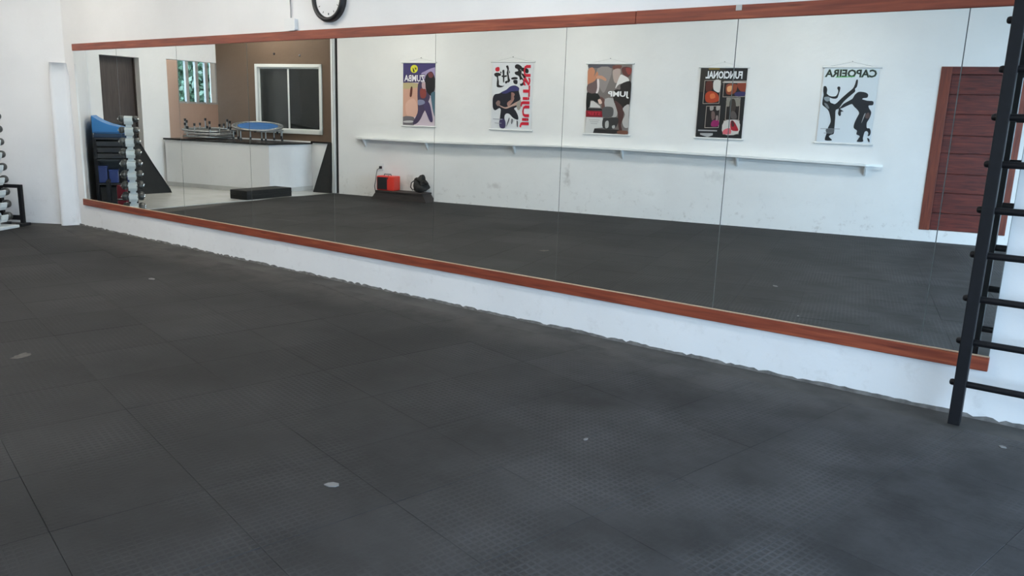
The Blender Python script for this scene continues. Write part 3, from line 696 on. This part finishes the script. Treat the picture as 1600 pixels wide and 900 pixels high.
p.poly([(185,385),(215,378),(240,385),(240,415),(215,425),(190,410)], (.52, .56, .58)); p.poly([(205,690),(278,690),(276,730),(212,732)], (.36, .37, .38))
p.poly([(185,440),(215,450),(235,490),(215,490)], (.45, .47, .48))
p.poly([(330,495),(350,480),(380,450),(440,418),(468,400),(490,365),(530,338),(590,345),(618,365),(610,395),(575,400),(562,410),(610,425),(665,432),(662,468),(622,472),(625,500),(645,540),(625,600),(600,640),(600,690),(625,695),(636,730),(625,765),(605,770),(612,745),(600,722),(578,730),(560,790),(560,824),(503,824),(508,805),(530,770),(498,750),(505,715),(475,690),(478,650),(505,590),(528,545),(510,510),(480,480),(460,455),(420,468),(370,490),(345,500),(378,525),(352,528),(350,560),(335,568),(322,545),(328,515)], (.14, .15, .17))
p.poly([(575,560),(590,550),(560,620),(548,640)], (.62, .62, .62)); p.poly([(590,560),(620,540),(628,580),(605,600),(588,590)], (.36, .30, .29)); p.poly([(600,790),(620,800),(622,828),(612,828)], (.14, .15, .17))
p.poly([(148,684),(340,692),(340,697),(148,689)], (.50, .52, .53), 'small_print', 1); p.poly([(180,728),(262,732),(262,737),(180,733)], (.50, .52, .53), 'small_print', 1)

# ------------------------------------------------------------------ ledge, outlet, bench, speaker, bag
sh = thing('wall_shelf', 'long narrow white ledge on brackets below the posters', 'shelf', pw(-6.9, 0, 1.008), -PHI)
Ls = 4.42
us = [-4.42, -4.2, -2.78, -1.6, -.5, .7, 2.45, 4.2, 4.42]; zs_ = [.025, .024, .015, .03, .05, .048, .026, -.012, -.015]; ds = [0, .13, .13, .13, .13, .13, .13, .13, 0]
b = MB(); n = len(us); vs = []
for u, z, d_ in zip(us, zs_, ds): vs += [(u, 0, z), (u, d_, z), (u, d_, z+.028), (u, 0, z+.028)]
b.add(vs, [(4*i+k, 4*i+(k+1) % 4, 4*i+4+(k+1) % 4, 4*i+4+k) for i in range(n-1) for k in range(4)]); b.build('board', M_WHTP, sh)
b = MB(); b.add([v for u, z in zip(us, zs_) for v in ((u*.995, .001, z-.045), (u*.995, .028, z-.045), (u*.995, .028, z), (u*.995, .001, z))], [(4*i+k, 4*i+(k+1) % 4, 4*i+4+(k+1) % 4, 4*i+4+k) for i in range(n-1) for k in range(4)]); b.build('rail', M_WHTP, sh)
for x, zo in ((-4.2, .024), (-2.9, .015), (-1.15, .035), (.65, .048), (2.43, .026), (4.2, -.012)):
    b = MB(); b.add([(x-.012,.002,zo-.14),(x-.012,.002,zo-.001),(x-.012,.12,zo-.001),(x+.012,.002,zo-.14),(x+.012,.002,zo-.001),(x+.012,.12,zo-.001)], [(0,1,2),(5,4,3),(0,2,5,3),(1,0,3,4),(2,1,4,5)]); b.build('bracket', M_WHTP, sh)
ol = thing('wall_outlet', 'white wall socket with a black plug above the red speaker', 'socket', pw(-10.76, 0, .55), -PHI)
b = MB(); b.bbox(-.045, .045, 0, .012, -.06, .06, .004); b.build('plate', M_WHTP, ol)
b = MB(); b.bbox(-.022, .022, .012, .05, -.035, .012, .005); b.build('plug', M_BLKP, ol)
b = MB(); b.tube([(0, .045, -.02), (-.05, .06, -.05), (-.075, .05, -.12), (-.10, .03, -.22), (-.13, .03, -.36), (-.10, .04, -.48), (-.02, .05, -.52)], .006, 6); b.build('cord', M_BLKP, ol)
# bench with splayed ends
be = thing('bench', 'low dark brown bench with splayed ends against the poster wall', 'bench', pw(-10.16, .20, 0), -PHI)
b = MB(); b.box(-.50, .47, -.17, .17, .125, .155); b.build('seat', M_BENCH, be, bevel=.006)
for s_, x in ((-1, -.47), (1, .44)):
    b = MB(); b.add([(x, -.15, .125), (x+.03*s_, -.15, .125), (x+.03*s_, .15, .125), (x, .15, .125), (x+.07*s_, -.17, 0), (x+.11*s_, -.17, 0), (x+.11*s_, .17, 0), (x+.07*s_, .17, 0)],
                    [(0,1,2,3)[::1],(4,7,6,5),(0,4,5,1),(1,5,6,2),(2,6,7,3),(3,7,4,0)]); b.build('leg', M_BENCH, be)
b = MB(); b.add([(-.50,.155,.125),(.47,.155,.125),(.51,.168,.0),(-.54,.168,.0),(-.50,.135,.125),(.47,.135,.125),(.51,.148,.0),(-.54,.148,.0)], [(0,1,2,3)[::-1],(4,5,6,7),(0,4,7,3)[::-1],(1,2,6,5)[::-1]]); b.build('front_board', M_BENCH, be)
sp_ = thing('speaker', 'bright red speaker cabinet with a black square grille on the low bench', 'speaker', pw(-10.49, .19, .156), -PHI+R(-3))
b = MB(); b.bbox(-.175, .175, -.12, .12, 0, .255, .02); b.build('cabinet', M_RED, sp_)
b = MB(); b.bbox(-.155, .035, .12, .128, .022, .232, .003); b.build('grille', M_GRILL, sp_)
b = MB(); b.bbox(-.163, .043, .1195, .124, .014, .240, .002); b.build('grille_frame', M_DRED, sp_)
b = MB(); b.tube([(-.09, 0, .25), (-.08, 0, .282), (.05, 0, .282), (.06, 0, .25)], .008, 6); b.build('handle', M_BLKP, sp_)
b = MB(); b.tube([(.02, .05, .258), (.05, .08, .262), (.055, .125, .23), (.05, .13, .2)], .007, 6); b.build('cord', M_BLKP, sp_)
# bag: lumpy slumped sack
def lump(rx, ry, rz_, seed, seg=18, rings=12, amp=.22, top=1.0):
    q = random.Random(seed); ph = [(q.uniform(1, 4), q.uniform(1, 4), q.uniform(0, 6)) for _ in range(5)]
    vs = []; fs = []
    for i in range(rings+1):
        t = math.pi*i/rings
        for k in range(seg):
            a = 2*math.pi*k/seg; r = 1 + amp*sum(math.sin(f1*a*1.0//1*1.0 + f2*t + o_)/5 for f1, f2, o_ in [(round(x), y, z) for x, y, z in ph])
            ct = math.cos(t); w_ = math.sin(t)**.6
            vs.append((rx*r*w_*math.cos(a)*(1-.25*ct*top), ry*r*w_*math.sin(a)*(1-.25*ct*top), rz_*(1+ct*r)))
    for i in range(rings):
        for k in range(seg): fs.append((i*seg+k, (i+1)*seg+k, (i+1)*seg+(k+1) % seg, i*seg+(k+1) % seg))
    return vs, fs
bg_ = thing('bag', 'slumped charcoal cloth bag on the right end of the low bench', 'bag', pw(-9.83, .17, .166), -PHI)
b = MB(); vs, fs = lump(.135, .11, .085, 4, amp=.45, top=.4); b.add([(x*(1+.12*math.sin(z*40+y*20))+.01, y, z+.004) for x, y, z in vs], fs, True)
vs, fs = lump(.085, .09, .10, 17, amp=.5, top=1.3); b.add([(x-.055-.12*(z-.1), y, z*.9+.045) for x, y, z in vs], fs, True); b.build('sack', M_BAG, bg_)
b = MB(); vs, fs = lump(.06, .06, .06, 9, amp=.6, top=1.6); b.add([(x-.0+.3*(z-.05), y, z+.17) for x, y, z in vs], fs, True)
vs, fs = lump(.07, .06, .045, 21, amp=.6); b.add([(x+.075, y+.02, z+.12) for x, y, z in vs], fs, True); b.build('drawn_neck', M_BAG, bg_)
b = MB(); b.tube([(-.08, .09, .2), (-.13, .11, .16), (-.14, .12, .08), (-.09, .12, .03)], .010, 6); b.build('strap', M_BLKP, bg_)

# red plank door in the poster wall
d = struct(MB().box(DU0+.09, DU1-.09, -.10, -.07, .16, 2.28).build('door_1', M_DOOR, None, pw(0), -PHI))
for x0, x1 in ((DU0, DU0+.13), (DU1-.13, DU1)):
    b = MB(); b.box(x0, x1, -.16, .012, .16, 2.36); b.build('door_frame', wood_mat('door frame wood', (.20, .045, .022), (.10, .022, .014), (6, 6, .5)), d, bevel=.004)
b = MB(); b.box(DU0, DU1, -.16, .010, 2.265, 2.36); b.build('door_frame', MATS['dark red door wood'], d)
zz = [.165, .40, .68, .94, 1.22, 1.46, 1.74, 2.0, 2.262]
for i in range(8):
    b = MB(); b.bbox(DU0+.135, DU1-.135, -.07, -.045, zz[i]+.004, zz[i+1]-.004, .006); o = b.build('plank', M_DOOR, d)
b = MB(); b.tube([(DU1-.20, -.05, 1.18), (DU1-.20, .0, 1.18), (DU1-.30, .0, 1.18)], .011, 8); b.build('handle', M_CHR, d)

# post and dark gap at the left end of the poster wall
b = MB(); b.bbox(-.035, .035, -.03, .03, 0, CEIL, .01); o = struct(b.build('trim_4', M_WHTP, None, pw(wp0-.115, -.02), -PHI))
b = MB(); b.box(wp0-.085, wp0-.002, -.12, -.05, 0, CEIL); o = struct(b.build('trim_5', M_BLKP, None, pw(0), -PHI))

# ------------------------------------------------------------------ hall: counter, window, trampolines
cv = .948                                    # counter front corner, ahead of the poster wall line
cu0 = -10.77-0; 
ct = thing('counter', 'white plastered counter with a thin black stone top under the sliding window', 'counter', pw(0), -PHI)
def L(u, v): return (u, v)
Ce = Vector((-12.02, -4.25, 0)) - PW0; cu, cv = Ce.dot(UR), Ce.dot(VR)
cl_u = -14.9+.2
cL = Vector((XD-.18, 0, 0))
# left end of the counter meets the end of the hall wall
uL = cu - 2.50
b = MB(); b.box(uL, cu, -.30+.002, cv, .06, .875); b.build('body', M_WALL, ct)
b = MB(); b.box(uL-.02, cu+.025, -.298, cv+.025, .875, .905); b.build('worktop', M_GRAN, ct)
b = MB(); b.box(uL, cu+.012, -.296, cv+.012, .0, .075); b.build('plinth', M_CER, ct)
struct(MB().box(cu-.0, -11.76, -.30, -.27, .90, .93).build('trim_6', M_GRAN, None, pw(0), -PHI))
win = struct(MB().box(-13.865, -12.27, -.1, -.085, 1.06, 2.37).build('window_1', M_GLASS, None, pw(0, -.30), -PHI))
b = MB(); t_ = .055
for x0, x1, z0, z1 in ((-13.865, -13.865+t_, 1.06, 2.37), (-12.27-.06, -12.27, 1.06, 2.37), (-13.865, -12.27, 1.06, 1.06+.075), (-13.865, -12.27, 2.37-.06, 2.37)):
    b.box(x0, x1, -.08, .025, z0, z1)
b.build('window_frame', M_ALU, win, bevel=.003)
for (x0, x1, yo, g_) in ((-13.825, -13.04, -.06, M_GLASS2), (-13.09, -12.31, -.03, M_GLASS)):
    b = MB(); s_ = .035
    for a, c, z0, z1 in ((x0, x0+s_, 1.12, 2.32), (x1-s_, x1, 1.12, 2.32), (x0, x1, 1.12, 1.12+s_), (x0, x1, 2.32-s_, 2.32)): b.box(a, c, yo, yo+.025, z0, z1)
    o = b.build('sash', M_ALU, win); MB().box(x0+.02, x1-.02, yo+.008, yo+.014, 1.13, 2.3).build('pane', g_, o)
for k, (u, z) in enumerate(((-13.39, 2.56), (-12.78, 2.53))):
    b = MB(); b.lathe([(.022, 0), (.02, .012), (.006, .02), (.0001, .02)], 10, Matrix.Rotation(R(-90), 4, 'X'))
    o = b.build('wall_plug', M_DUST if k else M_INK, None, pw(u, -.30, z), -PHI); tag(o, ('dark round plug left of centre above the sliding window', 'pale round plug right of centre above the sliding window')[k], 'wall plug')
# barred window
w2 = struct(MB().box(XB-.10, XB-.06, -6.26, -6.10, 1.58, 2.55).build('window_2', M_ALU))
b = MB()
for y0, y1, z0, z1 in ((-5.30, -5.26, 1.58, 2.55), (-6.26, -6.22, 1.58, 2.55), (-6.26, -5.26, 1.58, 1.62), (-6.26, -5.26, 2.51, 2.55)): b.box(XB-.12, XB-.05, y0, y1, z0, z1)
b.build('window_frame', M_BAR, w2)
for y in (-5.50, -5.74, -5.98):
    b = MB(); b.box(XB-.11, XB-.03, y-.036, y+.036, 1.58, 2.55); b.build('bar', M_BAR, w2, bevel=.004)
# shrub outside the barred window
tr = thing('shrub', 'bright green leafy shrub outside the barred window', 'shrub', (XB-1.5, -6.8, -.2))
q = random.Random(5); b = MB()
for _ in range(3600):
    c = Vector((q.gauss(0, .32), q.gauss(0, .8), q.uniform(1.1, 3.5))); a = q.uniform(.07, .13)
    d1 = Vector((q.gauss(0, 1), q.gauss(0, 1), q.gauss(0, 1))).normalized(); d2 = d1.cross(Vector((q.gauss(0, 1), q.gauss(0, 1), q.gauss(0, 1)))).normalized()
    b.add([c-d1*a, c+d2*a*.45, c+d1*a, c-d2*a*.45], [(0, 1, 2, 3)])
o = b.build('leaves', M_LEAF, tr); o['kind'] = 'stuff'
b = MB()
for _ in range(9):
    x, y = q.gauss(0, .15), q.gauss(0, .4); b.tube([(x*.3, y*.3, 0), (x, y, 1.4), (x*2, y*1.7, 2.9)], [.035, .022, .008], 6)
b.build('stems', M_BARK, tr)

hg = thing('hedge', 'dark green hedge behind the shrub outside the barred window', 'hedge', (XB-2.9, -7.6, -.21))
b = MB(); q2_ = random.Random(8)
for _ in range(2600):
    c = Vector((q2_.uniform(-.3, .35), q2_.uniform(-2.6, 2.6), q2_.uniform(.0, 4.2))); a = q2_.uniform(.12, .2)
    d1 = Vector((q2_.gauss(0, .5), q2_.gauss(0, 1), q2_.gauss(0, 1))).normalized(); d2 = d1.cross(Vector((1, q2_.gauss(0, .3), q2_.gauss(0, .3)))).normalized()
    b.add([c-d1*a, c+d2*a*.5, c+d1*a, c-d2*a*.5], [(0, 1, 2, 3)])
o = b.build('leaves', mat('hedge leaf', (.045, .14, .06), rough=.6, noise=.5, nscale=4), hg); o['kind'] = 'stuff'
b = MB(); b.bbox(-.32, .05, -2.5, 2.5, 0, 4.1, .1); b.build('inner_foliage', mat('hedge leaf', (.045, .14, .06)), hg)
# mini trampolines lying and stacked on the counter
def ring(b, r, z, tr_, n=28): b.tube([(r*math.cos(2*math.pi*k/n), r*math.sin(2*math.pi*k/n), z) for k in range(n)], tr_, 7, closed=True)
def trampoline(label, pos, z0, flip, blue, rz=0.0, r=.46):
    t = thing('mini_trampoline', label, 'trampoline', (pos.x, pos.y, z0), rz, 'mini trampolines on the counter')
    s_ = -1 if flip else 1; zt = .02 if flip else .2; zl = lambda z: zt + (z if flip else -z)
    b = MB(); ring(b, r, zt, .017); b.build('frame', M_STL, t)
    b = MB(); rr_ = r*.80
    b.lathe([(rr_, zt+.006*s_), (rr_*.5, zt-.004), (.0001, zt-.008)], 32); b.lathe([(.0001, zt-.010), (rr_, zt+.004*s_)], 32)
    b.build('jumping_mat', M_MESHB if blue else M_NET, t)
    b = MB(); n = 30
    for k in range(n):
        a = 2*math.pi*k/n; b.tube([(rr_*math.cos(a), rr_*math.sin(a), zt+.003), (r*math.cos(a), r*math.sin(a), zt)], .005, 4, caps=False)
    b.build('springs', M_STL, t)
    for k in range(6):
        a = 2*math.pi*(k+.3)/6; x, y = (r-.01)*math.cos(a), (r-.01)*math.sin(a)
        b = MB(); b.tube([(x, y, zt), (x, y, zl(.165))], .013, 7); o = b.build('leg', M_STL, t)
        b = MB(); b.tube([(x, y, zl(.145)), (x, y, zl(.195))], [.019, .022], 8); b.build('rubber_foot', M_BLKP, o)
    return t
cc = lambda du, dv: PW0 + UR*(cu+du) + VR*(cv+dv)
c1 = cc(-.78, -.62); c2 = cc(-2.0, -.62)
trampoline('blue mini trampoline on its legs, lower one of the right stack on the counter', c1, .915, False, False)
tb = trampoline('blue mini trampoline standing tilted on another at the right end of the counter', c1+UR*.01, .99, False, True, .5)
tb.rotation_euler = (R(-9), 0, R(-50))
trampoline('upturned mini trampoline at the bottom of the left stack on the counter', c2, .925, True, False, .2)
trampoline('upturned mini trampoline in the middle of the left stack on the counter', c2+UR*.03, .985, True, False, .9)
tb = trampoline('upturned mini trampoline on top of the left stack, feet pointing up', c2+UR*-.02, 1.055, True, False, .45)
tb.rotation_euler = (R(-3), 0, R(-50))
# black foam block
fb = thing('foam_block', 'flat black vinyl block lying on the pale tiles before the counter', 'mat', cc(.10, .02), -PHI+R(5))
b = MB(); b.bbox(-.17, .17, -.02+.0, 1.02, 0.002, .16, .012); 
b2 = MB(); b2.bbox(.02, .42, -.02, 1.02, .002, .155, .012); b2.build('cover', M_BLKR, fb)
b3 = MB(); b3.tube([(.02, -.02, .08), (.42, -.02, .08), (.42, 1.02, .08), (.02, 1.02, .08)], .005, 5, closed=True); b3.build('piping', M_BLKP, fb)
# black slab leaning at the end of the poster wall
sl = thing('leaning_mat', 'black exercise mat leaning in the corner beside the white post', 'mat', pw(wp0-.24, .0, 0), -PHI)
b = MB(); b.add([(-.28,.10,0),(.10,.10,0),(.10,.02,.93),(.02,.02,.93),(-.28,.03,0),(.10,.03,0),(.10,-.03,.93),(.02,-.03,.93)], [(0,1,2,3),(7,6,5,4),(0,4,5,1),(1,5,6,2),(2,6,7,3),(3,7,4,0)]); b.build('slab', M_BLKR, sl)
b = MB(); b.tube([(-.27,.103,.01),(.02,.023,.92)], .006, 5); b.build('seam', M_BLKP, sl)

# ------------------------------------------------------------------ left corner: dumbbell tower, frame, rack, mats
def wl(s_, n_, z=0): return WL0 + WD*s_ + WN*n_ + Vector((0, 0, z))
WRZ = math.atan2(WD.y, WD.x)                 # local x along WD, local y = rotate(+90) of WD = -WN... handled below
# local frame: x along WD, y away from the room (into the wall); room side is -y
TW = (.50, .53)
tw = thing('dumbbell_tower', 'tall white dumbbell tower of scalloped cradles beside the left wall', 'rack', wl(*TW), WRZ)
# check direction: local +y = Rz(90)*WD ; WN = (sin,-cos) ; Rz90*WD = (sin WA, -cos WA) = WN
b = MB(); b.bbox(-.05, .05, -.035, .035, .03, 1.34, .006); b.build('post', M_WHT, tw)
b = MB(); b.bbox(-.20, .18, -.15, .20, 0, .035, .008); b.build('base_plate', M_WHT, tw)
levels = [.13+.146*i for i in range(9)]
ordn = ['lowest', 'second lowest', 'third lowest', 'fourth lowest', 'middle', 'fourth highest', 'third highest', 'second highest', 'highest']
for i, z in enumerate(levels):
    for s_ in (-1, 1):
        b = MB()
        pr = [(.05, -.045), (.078, -.06), (.115, -.055), (.14, -.02), (.15, .03), (.138, .035), (.125, .0), (.10, -.028), (.07, -.02), (.05, .05)]
        pr = [(x*s_, zz_) for x, zz_ in pr]
        if s_ < 0: pr = pr[::-1]
        m = Matrix(((1,0,0,0),(0,0,1,0),(0,1,0,z),(0,0,0,1)))
        b.prism(pr, -.05, .05, m); b.build('cradle', M_WHT, tw)
first = None
def dumbbell(sz):
    t = thing('dumbbell', 'x', 'dumbbell', (0, 0, 0), 0, 'dumbbells on the white tower')
    b = MB(); b.tube([(0, -.075, 0), (0, .075, 0)], .014, 8); b.build('handle', M_CHR, t)
    for s_ in (-1, 1):
        b = MB(); m = Matrix.Translation((0, s_*.092, 0)) @ Matrix.Rotation(R(-90)*s_, 4, 'X')
        b.lathe([(.0001, -.036), (.028, -.036), (.044, -.022), (.047, 0), (.044, .022), (.028, .034), (.0001, .034)], 14, m); o = b.build('head', M_DB, t)
        b = MB(); b.lathe([(.014, .033), (.012, .041), (.006, .048), (.0001, .049)], 10, m); b.build('end_cap', M_CHR, o)
    return t
D0 = dumbbell(1)
for i, z in enumerate(levels):
    for s_ in (-1, 1):
        t = D0 if first is None else dup(D0); first = True
        c = wl(TW[0]+.100*s_, TW[1], z+.010); t.location = c*K; t.rotation_euler = (0, 0, WRZ)
        k = 1.08-.02*i; t.scale = (k, k, k)
        t['label'] = 'dark iron dumbbell, %s cradle of the white tower, %s' % (ordn[i], 'mirror side' if s_ < 0 else 'rack side')
# black square tube frame behind the tower
fr = thing('steel_frame', 'low square frame of black steel tube standing behind the dumbbell tower', 'frame', wl(.36, .24), WRZ)
for x in (0, .26):
    b = MB(); b.bbox(x-.022, x+.022, -.022, .022, .03, .50, .004); b.build('upright', M_BLK, fr)
b = MB(); b.box(.022, .238, -.02, .02, .46, .50); b.build('top_bar', M_BLK, fr)
b = MB(); b.box(.022, .238, -.02, .02, .07, .125); b.build('bottom_bar', M_BLK, fr)
for x in (0, .26):
    b = MB(); b.bbox(x-.05, x+.03, -.07, .09, 0, .035, .006); b.build('foot', M_BLKP, fr)

# storage rack: open black shelves against the oblique wall; the side shown in the mirror is its open end
RS, RN = 1.35, .03                           # start along the wall, gap from it
rk = thing('storage_rack', 'black open storage rack holding steps, tubs and blue mats beside the left wall', 'rack', wl(RS, RN), WRZ)
RWd, RDp = .95, .50                          # along wall, out from wall
for x in (.02, RWd-.02):
    for y in (.02, RDp-.02):
        b = MB(); b.box(x-.02, x+.02, y-.02, y+.02, 0, 1.02); b.build('upright', M_BLK, rk)
b = MB(); b.box(RWd-.045, RWd-.04, .02, RDp-.02, .03, 1.0); b.build('back_panel', M_BLKP, rk)
b = MB(); b.box(.02, RWd-.02, .0, .006, .03, 1.0); b.build('back_panel', M_BLKP, rk)
for z in (.36, .70, 1.0):
    b = MB(); b.box(0, RWd, 0, RDp, z, z+.025); b.build('shelf', M_BLKP, rk)
def rack_item(name, lab, cat, x0, x1, y0, y1, z0, z1, m_, c=.012, grp=None):
    c0 = wl(RS+(x0+x1)/2, RN+(y0+y1)/2, z0); hx, hy = (x1-x0)/2, (y1-y0)/2
    t = thing(name, lab, cat, c0, WRZ, grp); b = MB(); b.bbox(-hx, hx, -hy, hy, .001, z1-z0, c); b.build('body', m_, t); return t, hx, hy
t, hx, hy = rack_item('foam_mat', 'thick navy folded mat under the blue mat on the black rack', 'mat', .0, .93, .01, .49, 1.026, 1.085, M_NAVY)
# blue mat curling up towards the wall
t = thing('gym_mat', 'bright blue vinyl mat curling upward on top of the black rack', 'mat', wl(RS, RN, 1.087), WRZ)
prof_ = [(.0, .0), (.47, .0), (.49, .02), (.48, .05), (.42, .075), (.34, .095), (.22, .125), (.12, .165), (.04, .215), (.0, .245)]
m = Matrix(((0,0,1,0),(1,0,0,0),(0,1,0,0),(0,0,0,1)))
b = MB(); b.prism(prof_, 0, .93, m); b.build('mat', M_BLUE, t, bevel=.008)
b = MB(); b.box(-.003, .0, .01, .47, .012, .02); b.build('piping', M_NAVY, t)
for k, z in enumerate((.726, .812, .898)):
    t, hx, hy = rack_item('aerobic_step', 'black plastic aerobic step, %s of the three stacked on the rack' % ('lowest', 'middle', 'top')[k], 'step', .01, .92, .03, .47, z, z+.082, M_BLKP, .016, 'aerobic steps on the rack')
    MB().box(-hx-.003, -hx+.004, -.07, .07, .03, .055).build('handle_slot', M_INK, t)
for k, (y0, y1, z1) in enumerate(((.03, .15, .62), (.17, .29, .57), (.40, .47, .47))):
    t, hx, hy = rack_item('blue_tub', ('tall blue plastic tub at the wall end of the rack', 'shorter blue plastic tub in the middle of the rack shelf', 'small blue tub at the outer edge of the rack shelf')[k], 'tub', .03, .22, y0, y1, .386, z1, M_TUB, .012)
    MB().bbox(-hx-.008, hx+.008, -hy-.006, hy+.006, z1-.386-.012, z1-.386+.008, .004).build('lid', M_TUB, t)
rack_item('storage_box', 'large black box on the floor inside the rack', 'box', .04, .9, .04, .46, .0, .33, M_BLKR)
for k in range(2):
    t, hx, hy = rack_item('weight_block', 'dark red block with a white stripe, %s of two beside the dumbbell tower' % ('lower', 'upper')[k], 'weight', -.60, -.46, .29, .42, .0+.205*k, .20+.205*k, M_DRED, .012, 'red blocks by the tower')
    MB().box(-hx-.002, -hx+.003, -.055, .055, .006, .02).build('stripe', M_WHTP, t); MB().box(-.055, .055, -hy-.002, -hy+.003, .006, .02).build('stripe', M_WHTP, t)
# big black rubber mat slumped against the end of the hall wall
mm_ = thing('foam_wedge', 'large curved black foam wedge standing on its side behind the dumbbell tower', 'mat', (-13.15, -2.45, 0), 0)
out = [(.55, 0), (.53, .06), (.40, .28), (.26, .52), (.12, .78), (.02, .98), (-.04, 1.14), (-.16, 1.20), (-.34, 1.16), (-.40, 0)]
b = MB(); n = len(out)
vs = [(.0-.10*z, -y, z) for y, z in out] + [(-.36-.02*z, -y, z) for y, z in out]
b.add(vs, [tuple(range(n)), tuple(range(n, 2*n))[::-1]] + [((i+1) % n, i, n+i, n+(i+1) % n) for i in range(n)]); b.build('sheet', M_BLKR, mm_)
b = MB(); b.tube([(.004-.10*z, -y, z) for y, z in out[:8]], .008, 5); b.build('edge_binding', M_BLKP, mm_)
